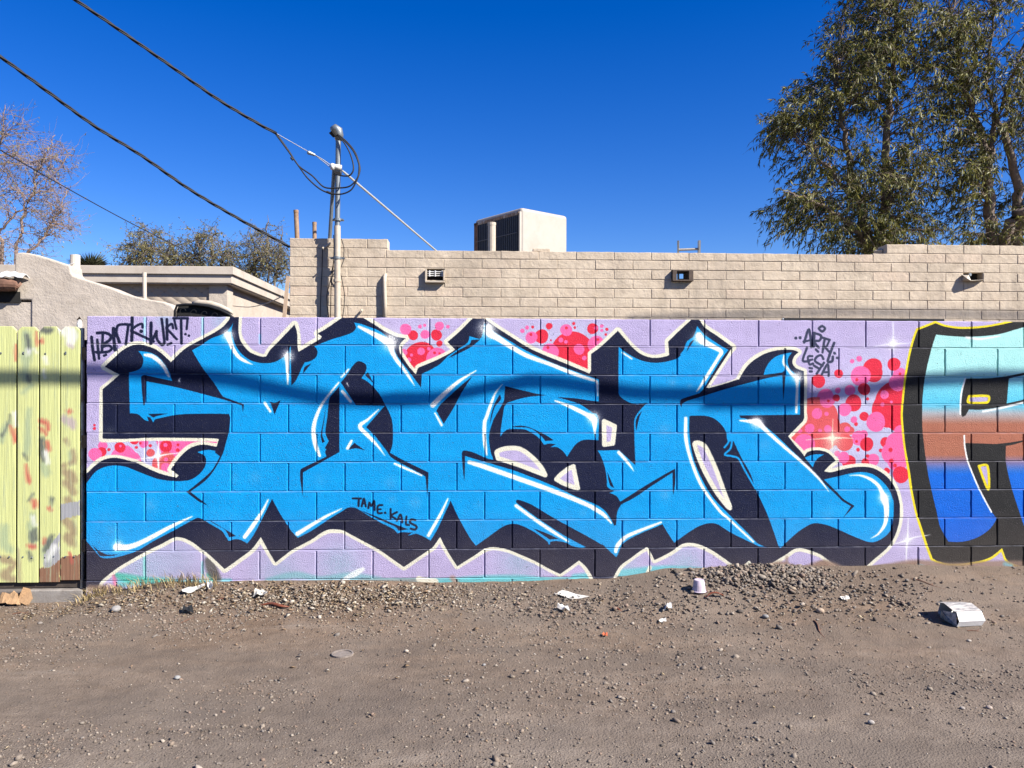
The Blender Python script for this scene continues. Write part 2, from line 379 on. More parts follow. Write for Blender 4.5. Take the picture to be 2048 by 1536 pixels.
('V', 'cream', '1320,1701,7 1322,1680,2.8'),
('V', 'cream', '1829,1526,7 1831,1504,2.8'),
('F', 'navy', '-2572,1611! -2503,1679 -2459,1719 -2405,1752 -2346,1765 -2296,1756 -2246,1740 -2197,1710 -2147,1665 -2127,1643! -2102,1670 -2038,1731 -1984,1767 -1899,1813 -1825,1854 -1771,1893 -1731,1940! -1723,1978! -1665,1979! -1667,1937 -1669,1880 -1666,1839 -1654,1794 -1626,1751 -1591,1716 -1541,1693 -1501,1683 -1478,1687! -1451,1731 -1381,1805 -1286,1907! -1272,1870 -1266,1831 -1265,1765 -1258,1718! -1190,1760 -1105,1812 -1099,1827! -1127,1847! -1080,1873 -964,1954 -932,1983! -856,1984! -808,1955 -727,1905 -656,1860 -580,1827 -519,1817! -549,1789 -564,1759 -559,1717 -539,1682 -493,1616 -447,1565! -432,1608 -401,1624 -299,1668 -203,1719 -175,1740! -228,1793! -147,1863 -76,1935 -30,1982! 12,1982! 48,1944 108,1900 232,1821 335,1757 438,1709 593,1648 748,1584 768,1574! 781,1594! 781,1713! 851,1765 970,1877! 1027,1812 1080,1756 1132,1715 1184,1694 1246,1687 1320,1700 1336,1710! 1329,1803! 1393,1866 1486,1952 1516,1985! 1534,1985! 1555,1953 1591,1903 1675,1847 1791,1764! 1775,1746! 1594,1468! 1623,1467 1728,1491 1812,1517 1834,1531! 1849,1559 1886,1619 1939,1671 2018,1718 2097,1742 2176,1750 2233,1746 2266,1733! 2232,1699 2221,1657 2245,1620 2304,1597! 2307,1511 2307,1303 2308,1266 2300,1243! 2257,1199 2194,1136! 2177,1123! 2258,1053 2311,990! 2330,1019 2372,1032 2425,1032 2478,1016 2521,979 2537,958! 2500,932 2452,883! 2505,877 2585,896 2665,911 2745,915 2815,903 2879,869 2933,821 2976,753 3003,659 3006,616 3003,532 2982,449 2944,370 2902,323 2827,261 2747,193 2694,156! 2640,164! 2550,205 2496,242 2432,289 2374,313 2310,332 2273,336 2231,327 2178,291 2075,230 2011,183 1974,148! 1941,148! 1935,186 1927,236 1911,249 1890,231 1848,200! 1795,224 1732,268 1653,321 1585,355 1521,376 1469,379 1423,366 1344,312 1235,259! 1197,337! 1182,351! 1135,324 1058,268 995,222 959,170 928,93 905,32! 834,33! 814,91 788,156 746,218 699,260! 643,219 566,165! 494,200 390,257 287,303 210,335 133,354 77,356 30,344 -46,293 -156,225! -225,333 -276,430! -301,394 -326,359 -347,344 -423,293 -527,222! -601,274 -702,346 -804,402 -890,449 -951,480 -1001,488 -1052,485 -1107,458 -1161,420 -1226,385 -1302,344 -1412,259! -1462,345 -1512,437! -1547,387 -1577,351 -1627,311 -1759,216! -1826,282 -1877,328 -1920,359 -1970,399 -2030,430 -2080,440 -2119,430 -2193,390 -2292,341 -2391,286 -2489,226 -2592,141 -2614,97! -2768,98! -2770,814! -2683,888 -2639,931 -2590,966 -2540,983 -2491,986 -2442,976 -2368,955 -2294,920 -2219,885 -2155,864 -2086,849! -2073,864! -2125,905! -2096,950 -2046,1010 -1997,1051 -1947,1071 -1898,1076 -1823,1063 -1796,1066 -1787,1087 -1796,1111 -1820,1118 -1898,1121 -2245,1124 -2442,1116 -2585,1117! -2586,1383 -2586,1457! -2527,1508 -2473,1556!'),
('F', 'blue', '-2348,1720! -2271,1710 -2207,1675 -2162,1620 -2137,1575 -2122,1527 -2117,1514! -1630,1353! -1616,1281! -1731,1253 -1734,1275 -1759,1288 -1997,1288 -2097,1280 -2171,1265 -2230,1250 -2245,1229! -2265,1262! -2287,1270! -2275,1237! -2304,1247 -2349,1285 -2403,1292! -2409,1498 -2411,1571! -2355,1587 -2325,1609 -2313,1650 -2320,1685'),
('F', 'blue', '-1984,1726! -1924,1761 -1855,1808 -1766,1844 -1721,1889 -1704,1920! -1716,1859 -1704,1809 -1686,1758 -1646,1703 -1591,1662 -1541,1645 -1491,1639 -1431,1645 -1381,1668 -1341,1704 -1311,1760! -1307,1486! -1280,1514 -1255,1562 -1235,1608 -1215,1646! -1180,1654 -1140,1679 -1127,1715 -1135,1741 -1150,1758! -1120,1771 -1029,1807 -934,1836 -884,1859 -863,1889 -876,1925! -828,1915 -757,1890 -707,1870 -656,1834 -615,1789 -600,1748 -585,1707 -539,1641 -483,1570 -411,1473! -406,1570! -350,1596 -280,1638 -224,1694 -162,1737 -91,1786 -78,1812 -76,1835! -50,1827 6,1822 31,1925! 108,1859 206,1803 309,1742 412,1691 541,1635 691,1582 789,1548 836,1533! 976,1766! 1012,1735 1080,1694 1158,1663 1236,1653 1315,1661 1382,1680 1419,1706 1445,1747 1466,1804 1509,1840 1529,1893 1536,1914! 1585,1857 1675,1795 1759,1746! 1707,1676 1623,1540 1571,1451! 1729,1476 1886,1519 2013,1562! 2023,1604 2055,1661 2107,1703 2176,1724 2219,1730! 2192,1693 2187,1657 2203,1615 2235,1584 2267,1563 2277,1537! 2278,1287! 1844,1270! 1998,1224! 2098,1147 2258,995 2452,825! 2505,836 2585,854 2665,872 2745,877 2815,858 2879,811 2927,753 2954,685 2960,669 2960,575 2950,491 2923,438 2869,397 2816,376 2762,382 2667,419 2560,466 2480,498 2400,514 2347,502 2267,453 2178,375 2154,349 2138,338! 2124,354! 2053,344! 1995,347 1942,371 1863,408 1779,450 1731,481 1689,507 1642,518 1584,508 1521,480 1417,410 1376,379! 1344,426 1302,494 1292,512! 1239,489 1161,458 1083,422 1031,392 1000,361 980,314 964,279! 901,336 855,372 720,347! 700,350 648,363 607,384 545,397 498,392 488,379! 467,400 390,457 312,499 261,517 210,517 158,497 81,443 -26,367! -72,429 -149,567 -203,683! -246,588 -296,481 -342,405! -398,436 -439,452 -500,441! -475,459! -537,465 -571,457! -601,488 -703,540 -804,601 -855,632 -885,640 -916,637 -956,612 -1031,567 -1107,516 -1177,471 -1259,430! -1302,476 -1378,593 -1436,700! -1478,614 -1528,513 -1567,442 -1605,392! -1647,417 -1687,423 -1712,415 -1732,411! -1752,443 -1777,479 -1852,525 -1921,567 -1946,571 -1986,551 -2095,490 -2243,411 -2352,346 -2440,316 -2514,299 -2573,297 -2598,305! -2637,348 -2691,413 -2769,492! -2770,732! -2692,815 -2639,885 -2590,916 -2540,931 -2491,933 -2432,925 -2368,900 -2294,870 -2219,842 -2145,829 -2071,825 -1996,833 -1937,869 -1897,919 -1887,965 -1897,1000 -1947,1025! -1873,1040 -1788,1025! -1742,1212! -1718,1284! -1636,1295! -1630,1353! -1770,1406 -1834,1500 -1909,1600'),
('F', 'blue', '2314,980! 2346,995 2399,1005 2452,1003! 2409,979 2383,943 2372,911! 2346,943'),
('G', 'lav', '-2265,661,77,0.25 -1553,849,70,0.2 -2518,491,77,0.2 -625,812,70,0.22 -1108,830,70,0.15 -451,672,77,0.25 -607,690,49,0.2 1360,1514,49,0.3 1485,1489,35,0.25 1307,1178,77,0.25 723,597,49,0.2 1309,718,63,0.25 2479,572,84,0.2 2025,1071,77,0.22 2,652,49,0.2 -1689,849,56,0.15'),
('F', 'navy', '-2117,1514! -1984,1726! -1909,1600 -1834,1500 -1779,1414 -1770,1406! -1630,1353! -1637,1298! -1642,1346! -1780,1391 -1848,1409 -1998,1449 -2147,1484 -2295,1513! -2302,1352! -2312,1345! -2322,1448 -2327,1538 -2315,1554 -2295,1552 -2196,1531'),
('F', 'navy', '-2280,1288! -2146,1290! -2220,1273 -2245,1262!'),
('F', 'navy', '-1788,1025! -1798,985 -1847,899 -1922,828 -2021,748! -1995,752! -1897,823 -1833,899 -1778,1005 -1748,1121 -1725,1253! -1765,1229!'),
('F', 'navy', '-1732,1288! -1723,1263! -1729,1182 -1754,1081 -1782,998 -1826,1022! -1792,1143! -1793,1287!'),
('F', 'navy', '-2022,753! -1995,753! -1872,656! -1934,684'),
('F', 'navy', '-1452,1374! -1421,1366 -1380,1382! -1420,1285!'),
('F', 'navy', '-1170,1639! -1215,1613 -1227,1567!'),
('F', 'navy', '-976,1482! -1013,1438 -1044,1396 -1059,1264 -1071,1157 -1048,1101! -1076,1050! -1063,1045! -1073,1024 -1063,994! -1082,984 -1228,913 -1243,896 -1243,837 -1227,720! -1225,831 -1225,883! -975,1024!'),
('F', 'navy', '-1068,1335! -1088,1229 -1103,1141 -1093,1086! -1075,1096! -1093,1146 -1078,1258'),
('F', 'navy', '-966,1507! -923,1563 -888,1619 -858,1650 -835,1655 -802,1640 -789,1614 -797,1579 -824,1538! -782,1513 -736,1472 -690,1411 -659,1350! -629,1294 -611,1238 -606,1172 -608,1080 -626,1019! -526,963 -358,881! -358,855 -366,702! -379,849 -399,865 -552,947 -618,988 -643,1024 -730,1136 -791,1197! -662,1346! -862,1350!'),
('F', 'navy', '-779,1579! -797,1558 -766,1528 -736,1493!'),
('F', 'navy', '-917,1040! -872,1088! -796,1034! -856,1050'),
('F', 'navy', '-14,1584! -126,1494 -279,1351 -304,1312! -253,1221! -213,1285 -177,1346 -126,1443 -55,1551'),
('F', 'navy', '-224,1678! -152,1734 -76,1776 -61,1807! 1,1812! -40,1776 -86,1745 -157,1709'),
('F', 'navy', '140,1428! 146,1392 105,1341 81,1261 69,1213! 79,1285 105,1367'),
('F', 'navy', '836,1565! 976,1777! 976,1440 987,1415 1028,1384 1081,1363 1133,1361 1180,1371! 1159,1351 1112,1296 1089,1250 1089,1162 1092,1048 1098,929! 978,1036! 829,1033! 853,992 876,930 887,883 895,821 900,775 947,746! 911,734! 937,726 968,707 989,671! 1187,795 1358,893 1380,903! 1382,820 1369,717! 1364,768 1362,877! 1223,789 1083,696 1004,656 979,624 966,583 961,511 948,503! 916,563 875,615 812,656 667,713 595,750 440,817 234,895 80,941 -104,996! -104,933 -108,817! -121,933 -125,1018 -110,1034 -48,1021 54,977 95,969! 75,1029 64,1105 69,1167 95,1249 130,1311 168,1381! 176,1485! 284,1459 387,1434 465,1421! 361,1413 284,1398 192,1369! 171,1341 161,1285 146,1182 144,1131! 167,1162 197,1182 310,1182 362,1157 414,1121 450,1074! 491,1082 532,1077! 494,1056! 543,1056 584,1028 613,989! 641,1033 672,1074 711,1102 760,1110 834,1105! 837,1245 821,1291 795,1296 769,1316 707,1357 632,1383 542,1408! 665,1401 769,1386 836,1378!'),
('F', 'navy', '223,1198! 275,1208 336,1200 413,1167 481,1131 517,1105! 460,1100! 434,1131 378,1177 326,1195'),
('F', 'navy', '1143,1312! 1112,1276 1099,1234 1102,1167! 1123,1260'),
('F', 'navy', '897,883! 916,790 947,769!'),
('F', 'navy', '1518,1820! 1487,1799 1456,1726!'),
('F', 'navy', '1571,1457! 1593,1479! 1621,1475! 1728,1504 1844,1540 2013,1569! 2150,1587! 2166,1605! 2171,1563 2156,1386! 2150,1569! 2045,1548 1886,1508 1729,1465 1571,1416 1466,1384 1430,1363! 1423,1338! 1414,1369 1424,1395 1555,1439!'),
('F', 'navy', '1839,1281! 2277,1287! 2299,1242! 2191,1135! 2256,1050! 2311,986! 2373,914! 2460,882! 2496,857! 2452,825! 2538,744 2596,685 2676,636! 2592,550! 2650,633! 2584,673! 2518,739 2463,789 2399,857 2258,995 2098,1147 1998,1224 1952,1263! 1850,1263!'),
('F', 'blue', '2314,980! 2346,995 2399,1005 2452,1003! 2409,979 2383,943 2372,911! 2346,943'),
('F', 'navy', '1482,1273! 1493,1279! 1582,1279 1650,1263 1708,1219 1745,1162 1750,1120 1759,1093! 1798,1100! 1861,970 1920,866 1962,751 2047,568 2124,354! 2125,335! 2052,339! 2011,355 1969,376 1889,460 1783,564 1652,700 1572,830 1520,949 1493,1058 1480,1183'),
('S', 'blue', 14.0, '1769,1118 1759,1086 1734,1055'),
('S', 'blue', 14.0, '1789,1118 1777,1048 1736,1004 1784,993 1835,975 1877,897 1957,762'),
('S', 'blue', 11.9, '1420,1712 1445,1744 1468,1801 1520,1833'),
('S', 'blue', 12.6, '489,380 492,401 547,404'),
('F', 'navy', '255,681! 266,689 286,684 364,653 493,575 622,502 719,450 855,372 901,336 964,279! 812,297! 752,352! 700,378 596,435 441,534 338,607 258,666'),
('F', 'navy', '372,488! 457,457 555,412! 493,408! 441,442'),
('F', 'navy', '-2652,388! -2608,348 -2548,322 -2479,324! -2514,314 -2573,312 -2603,317'),
('F', 'navy', '-1892,568! -1827,535 -1727,474 -1682,445! -1727,436! -1757,489 -1827,530'),
('F', 'navy', '-830,619! -723,578 -586,519 -495,485! -563,475! -586,503 -703,555'),
('F', 'navy', '-535,457! -464,464! -505,447!'),
('W', 'cream', 33, 'lav', '118,1020 136,1034 172,1046 218,1051 275,1046 324,1020 383,970 433,911 459,861! 389,888 285,928 166,967 129,978!'),
('W', 'cream', 33, 'lav', '539,831! 560,856 620,903 657,921! 689,766! 595,800'),
('W', 'cream', 33, 'lav', '874,1239! 949,1204! 936,1083! 876,1075!'),
('W', 'cream', 33, 'lav', '1520,1075 1527,1087 1552,1086 1592,1063 1626,1002 1669,908 1722,765 1772,637 1774,624! 1755,639 1684,729 1606,859 1558,962'),
('V', 'white', '-2302,1693,17.5 -2258,1686,28 -2211,1655,28 -2170,1607,24.5 -2150,1562,19.2 -2139,1545,10.5'),
('V', 'white', '-1747,1840,35 -1731,1803,35 -1706,1738,28 -1666,1682,24.5 -1621,1652,19.2 -1571,1630,3.5'),
('V', 'white', '-1336,1694,31.5 -1333,1602,22.8 -1331,1496,10.5'),
('V', 'white', '-1488,1364,19.2 -1450,1306,15.8'),
('V', 'white', '-843,1895,17.5 -757,1854,31.5 -666,1804,45.5 -625,1778,52.5 -615,1728,35 -579,1661,26.2 -539,1611,22.8 -493,1544,17.5 -457,1488,3.5'),
('V', 'white', '-913,1599,10.5 -959,1548,19.2'),
('V', 'white', '-981,1507,10.5 -1049,1421,15.8 -1099,1349,19.2 -1138,1258,24.5 -1153,1182,29.8 -1148,1106,29.8 -1128,1040,28 -1110,999,17.5'),
('V', 'white', '-956,1446,19.2 -898,1375,19.2'),
('V', 'white', '-705,1320,7 -781,1249,17.5 -834,1203,28 -781,1141,26.2 -714,1070,17.5 -661,999,3.5'),
('V', 'white', '-892,1101,17.5 -919,1050,21'),
('V', 'white', '-593,943,14 -501,902,15.8 -404,860,10.5'),
('V', 'white', '-29,1592,7 -152,1515,22.8 -279,1402,33.2 -329,1351,35'),
('V', 'white', '-314,1295,10.5 -268,1213,19.2'),
('V', 'white', '62,1895,42 65,1857,52.5 129,1818,42 232,1752,33.2 335,1696,29.8 490,1640,26.2 645,1579,26.2 773,1535,21 812,1524,17.5 824,1509,17.5 828,1419,7'),
('V', 'white', '156,1497,3.5 109,1438,12.2 74,1351,21 43,1259,24.5 33,1234,26.2 31,1131,26.2 39,1054,22.8 49,1003,8.8'),
('V', 'white', '527,1383,10.5 646,1337,26.2 749,1287,31.5 790,1263,45.5 805,1243,42 808,1167,15.8 814,1126,5.2'),
('V', 'white', '-74,952,26.2 29,921,33.2 234,849,33.2 441,776,33.2 647,698,31.5 776,642,29.8 812,620,29.8 875,579,26.2 927,521,10.5'),
('V', 'white', '255,646,22.8 364,565,22.8 493,477,22.8 622,394,14'),
('V', 'white', '978,1020,22.8 1019,976,22.8 1061,924,14 1085,888,3.5'),
('V', 'white', '1281,525,14 1135,469,22.8 1031,423,26.2 974,366,29.8 959,320,22.8'),
('V', 'white', '1002,1724,10.5 1069,1681,12.2'),
('V', 'white', '1547,1846,45.5 1570,1810,49 1649,1769,35 1707,1735,29.8 1691,1696,22.8 1597,1546,22.8 1560,1488,15.8 1534,1452,7'),
('V', 'white', '1456,1261,22.8 1456,1131,26.2 1478,1017,22.8 1520,892,22.8 1573,778,22.8 1641,679,19.2 1710,593,19.2 1757,554,17.5 1837,481,15.8 1942,384,14'),
('V', 'white', '2161,1709,10.5 2158,1656,19.2 2182,1620,19.2 2219,1573,22.8 2251,1552,31.5 2257,1485,19.2 2253,1381,19.2 2251,1303,15.8'),
('V', 'white', '1845,1245,10.5 1914,1240,26.2 1966,1235,45.5 1993,1214,38.5 2046,1162,26.2 2152,1068,22.8 2311,933,19.2 2418,828,15.8 2487,741,5.2'),
('V', 'white', '2639,853,3.5 2719,853,12.2 2799,822,22.8 2853,775,26.2 2879,722,35 2890,690,52.5 2906,638,40.2 2907,549,31.5 2891,491,24.5 2848,434,14 2795,403,3.5'),
('V', 'white', '-2490,372,49 -2416,372,38.5 -2342,396,33.2 -2243,446,29.8 -2144,501,26.2 -2045,551,15.8 -1981,581,7'),
('V', 'white', '-1463,695,8.8 -1503,614,19.2 -1568,513,29.8 -1622,438,26.2'),
('V', 'white', '-960,630,7 -1076,572,19.2 -1262,458,29.8'),
('V', 'white', '-223,696,8.8 -271,594,19.2 -357,441,22.8'),
('V', 'white', '-2072,1521,5.2 -2067,1511,3.5'),
('V', 'white', '-2065,1532,3.5 -2072,1514,7'),
('V', 'white', '-924,1504,5.6 -913,1480,2.1'),
('G', 'white', '-1740,1830,59.5,1.0 -1330,1690,59.5,0.95 -624,1794,91,1.0 51,1885,91,1.0 799,1262,63,1.0 1552,1826,63,1.0 2259,1555,59.5,1.0 1967,1228,63,0.95 2890,691,63,0.9 -2480,381,56,0.8'),
('C', 'yellow', 32, '3247,258! 3215,342 3150,532 3128,600 3101,732 3079,886 3052,1028 3038,1138 3027,1269 3030,1356 3045,1513 3071,1671 3103,1807 3134,1893! 3264,1944! 3329,1921 3431,1906 3539,1907 3675,1923 3844,1959 3962,2001! 4972,2007! 5049,1760 4974,1397 5164,1033 5317,486 5356,195! 4677,178 4153,167 3923,190 3815,228 3788,254! 3760,328! 3679,266 3598,238 3463,219 3355,220 3280,238!'),
('F', 'char', '3247,258! 3215,342 3150,532 3128,600 3101,732 3079,886 3052,1028 3038,1138 3027,1269 3030,1356 3045,1513 3071,1671 3103,1807 3134,1893! 3264,1944! 3329,1921 3431,1906 3539,1907 3675,1923 3844,1959 3962,2001! 4972,2007! 5049,1760 4974,1397 5164,1033 5317,486 5356,195! 4677,178 4153,167 3923,190 3815,228 3788,254! 3760,328! 3679,266 3598,238 3463,219 3355,220 3280,238!'),
('B', '', '3267,1863! 3405,1851 3539,1849 3729,1868 3918,1920 4185,1973! 4672,1904! 4748,1541! 4599,1215! 4788,743! 4939,379! 4414,346! 4152,456! 4003,511 3922,486! 3852,689 3813,822 3786,953 3786,1074! 3487,1085! 3480,1032 3502,959 3569,797 3679,592 3722,541! 3668,466 3571,403 3463,375 3363,376! 3333,426 3300,489 3284,560 3246,717 3213,865 3186,1033 3170,1190 3169,1356 3179,1487 3195,1592 3233,1755'),
('F', 'char', '3481,1548! 3667,1552 3778,1564 3919,1591! 4298,1648! 4298,1630! 3919,1575! 3806,1549! 3790,1369! 3919,1398! 4224,1485! 4224,1431! 3919,1373! 3730,1340 3594,1324 3513,1326! 3487,1282! 3465,1272! 3454,1290! 3459,1408'),
('F', 'char', '3487,1081! 3677,1076 3813,1088 3916,1104! 3916,1095! 3813,1067 3705,1063!'),
('S', 'white', 11.9, '3477,1138 3482,1059 3504,954 3570,795 3621,693 3679,589'),
('S', 'white', 11.9, '3485,1547 3455,1435 3449,1293'),
('V', 'white', '3617,1311,14 3730,1332,14 3915,1375,14 4038,1406,3.5'),
('V', 'white', '3491,1843,14 3594,1833,14 3740,1855,5.2'),
('F', 'lav', '3514,1425! 3654,1425! 3646,1375! 3509,1375!'),
('S', 'yellow', 18.2, '3514,1421 3654,1421 3646,1377 3510,1377 3514,1421'),
('F', 'lav', '3587,916! 3648,916! 3656,764!'),
('S', 'yellow', 18.2, '3586,919 3650,919 3657,750 3586,919'),
('V', 'white', '3191,420,5.6 3228,427,1.4'),
('S', 'navy', 20.8, '-2663,1814 -2654,1736 -2641,1657'),
('S', 'navy', 18.6, '-2624,1794 -2618,1732 -2611,1668'),
('S', 'navy', 14.8, '-2645,1712 -2612,1714'),
('S', 'navy', 20.4, '-2625,1842 -2572,1844 -2533,1824 -2541,1794 -2592,1760'),
('S', 'navy', 18.6, '-2587,1839 -2591,1719'),
('S', 'navy', 18.6, '-2592,1746 -2548,1757 -2526,1736 -2551,1714 -2626,1708'),
('S', 'navy', 22.3, '-2505,1726 -2516,1875 -2475,1780'),
('S', 'navy', 18.6, '-2498,1822 -2484,1895 -2405,1901'),
('S', 'navy', 18.6, '-2415,1898 -2432,1765'),
('S', 'navy', 22.3, '-2390,1950 -2390,1867 -2392,1792'),
('S', 'navy', 17.1, '-2395,1864 -2356,1895 -2323,1906 -2319,1882'),
('S', 'navy', 18.6, '-2395,1857 -2316,1820 -2245,1786'),
('S', 'navy', 24.1, '-2329,1856 -2327,1855'),
('S', 'navy', 22.3, '-2262,1913 -2264,1772'),
('S', 'navy', 18.6, '-2225,1856 -2263,1772'),
('S', 'navy', 18.6, '-2225,1856 -2221,1801 -2187,1762 -2172,1783 -2190,1941'),
('S', 'navy', 19.3, '-2155,1938 -2153,1800'),
('S', 'navy', 16.7, '-2113,1879 -2123,1907 -2158,1882'),
('S', 'navy', 17.1, '-2157,1876 -2088,1802'),
('S', 'navy', 18.6, '-2110,1947 -2014,1947'),
('S', 'navy', 16.3, '-2107,1945 -2091,1873'),
('S', 'navy', 18.6, '-2059,1945 -2056,1773'),
('S', 'navy', 16.3, '-2015,1945 -2021,1873'),
('S', 'navy', 16.7, '-2030,1837 -2028,1837'),
('S', 'navy', 16.7, '-2006,1827 -2005,1827'),
('S', 'navy', 16.7, '-2578,1686 -2564,1693'),
('S', 'navy', 16.7, '-2150,1764 -2125,1775'),
('S', 'tag2', 18.8, '2306,1801 2341,1894 2359,1769'),
('S', 'tag2', 15.4, '2301,1808 2359,1819'),
('S', 'tag2', 19.6, '2380,1869 2375,1773'),
('S', 'tag2', 17.9, '2377,1869 2428,1851 2417,1816 2377,1809 2412,1766'),
('S', 'tag2', 17.1, '2428,1840 2492,1820'),
('S', 'tag2', 17.1, '2455,1831 2439,1731'),
('S', 'tag2', 15.4, '2490,1820 2472,1778'),
('S', 'tag2', 17.1, '2455,1773 2487,1736'),
('S', 'tag2', 19.6, '2524,1799 2477,1670 2509,1668 2514,1700'),
('S', 'tag2', 17.1, '2436,1921 2457,1902 2437,1880 2413,1902 2436,1921'),
('S', 'tag2', 21.3, '2245,1832 2247,1832'),
('S', 'tag2', 21.3, '2276,1835 2278,1835'),
('S', 'tag2', 17.1, '2328,1766 2296,1673 2344,1670'),
('S', 'tag2', 16.2, '2365,1704 2334,1699 2344,1647 2371,1652'),
('S', 'tag2', 15.4, '2338,1675 2365,1680'),
('S', 'tag2', 17.1, '2445,1684 2429,1710 2397,1699 2386,1668 2440,1637'),
('S', 'tag2', 17.1, '2376,1637 2413,1616'),
('S', 'tag2', 17.1, '2450,1658 2397,1579'),
('S', 'tag2', 17.1, '2434,1574 2477,1647 2485,1564'),
('S', 'tag2', 15.4, '2443,1590 2483,1590'),
('S', 'tag2', 17.1, '2391,1751 2407,1736'),
('S', 'tag2', 19.2, '2525,1727 2528,1725'),
('S', 'tag2', 19.2, '2545,1693 2547,1692'),
('S', 'tag2', 16.2, '2345,1620 2363,1617'),
('S', 'tag2', 16.2, '2347,1595 2362,1595'),
('S', 'tag3', 14.0, '-881,701 -825,701'),
('S', 'tag3', 15.4, '-840,697 -842,649'),
('S', 'tag3', 14.0, '-820,647 -805,699 -792,645'),
('S', 'tag3', 10.5, '-815,666 -797,666'),
('S', 'tag3', 14.0, '-774,633 -767,672 -754,648 -734,683 -731,619'),
('S', 'tag3', 14.0, '-678,654 -708,648 -708,601 -680,599'),
('S', 'tag3', 11.9, '-707,624 -687,626'),
('S', 'tag3', 16.1, '-659,601 -657,600'),
('S', 'tag3', 14.7, '-620,626 -620,561'),
('S', 'tag3', 14.0, '-576,605 -614,582 -586,559'),
('S', 'tag3', 14.0, '-576,544 -551,588 -538,534'),
('S', 'tag3', 10.5, '-567,559 -544,557'),
('S', 'tag3', 14.0, '-510,574 -513,520 -492,515'),
('S', 'tag3', 14.7, '-449,549 -475,553 -486,533 -440,504 -450,483 -480,489'),
('V', 'soil', '1776,163,70 1992,162,77 2136,196,98 2281,159,84 2462,201,98 2644,142,91 2862,162,98 3118,189,119 3376,173,105 3708,178,119 3967,176,119 4865,162,119'),
('V', 'soil', '2186,270,17.5 2183,217,28'),
('V', 'soil', '2371,180,28 2443,222,49 2498,193,42'),
('V', 'soil', '3027,175,21 3082,204,56 3133,210,35'),
('V', 'teal2', '3148,196,35 3177,189,35'),
('V', 'teal2', '3782,213,28 3826,198,28'),
('V', 'rose', '-2507,175,17.5 -2500,130,21 -2493,92,17.5'),
('V', 'soil', '-2668,94,49 -2466,85,42'),
('G', 'soot2', '-2605,1760,70,0.12 -2536,1177,42,0.2 -2637,1108,56,0.2'),
]

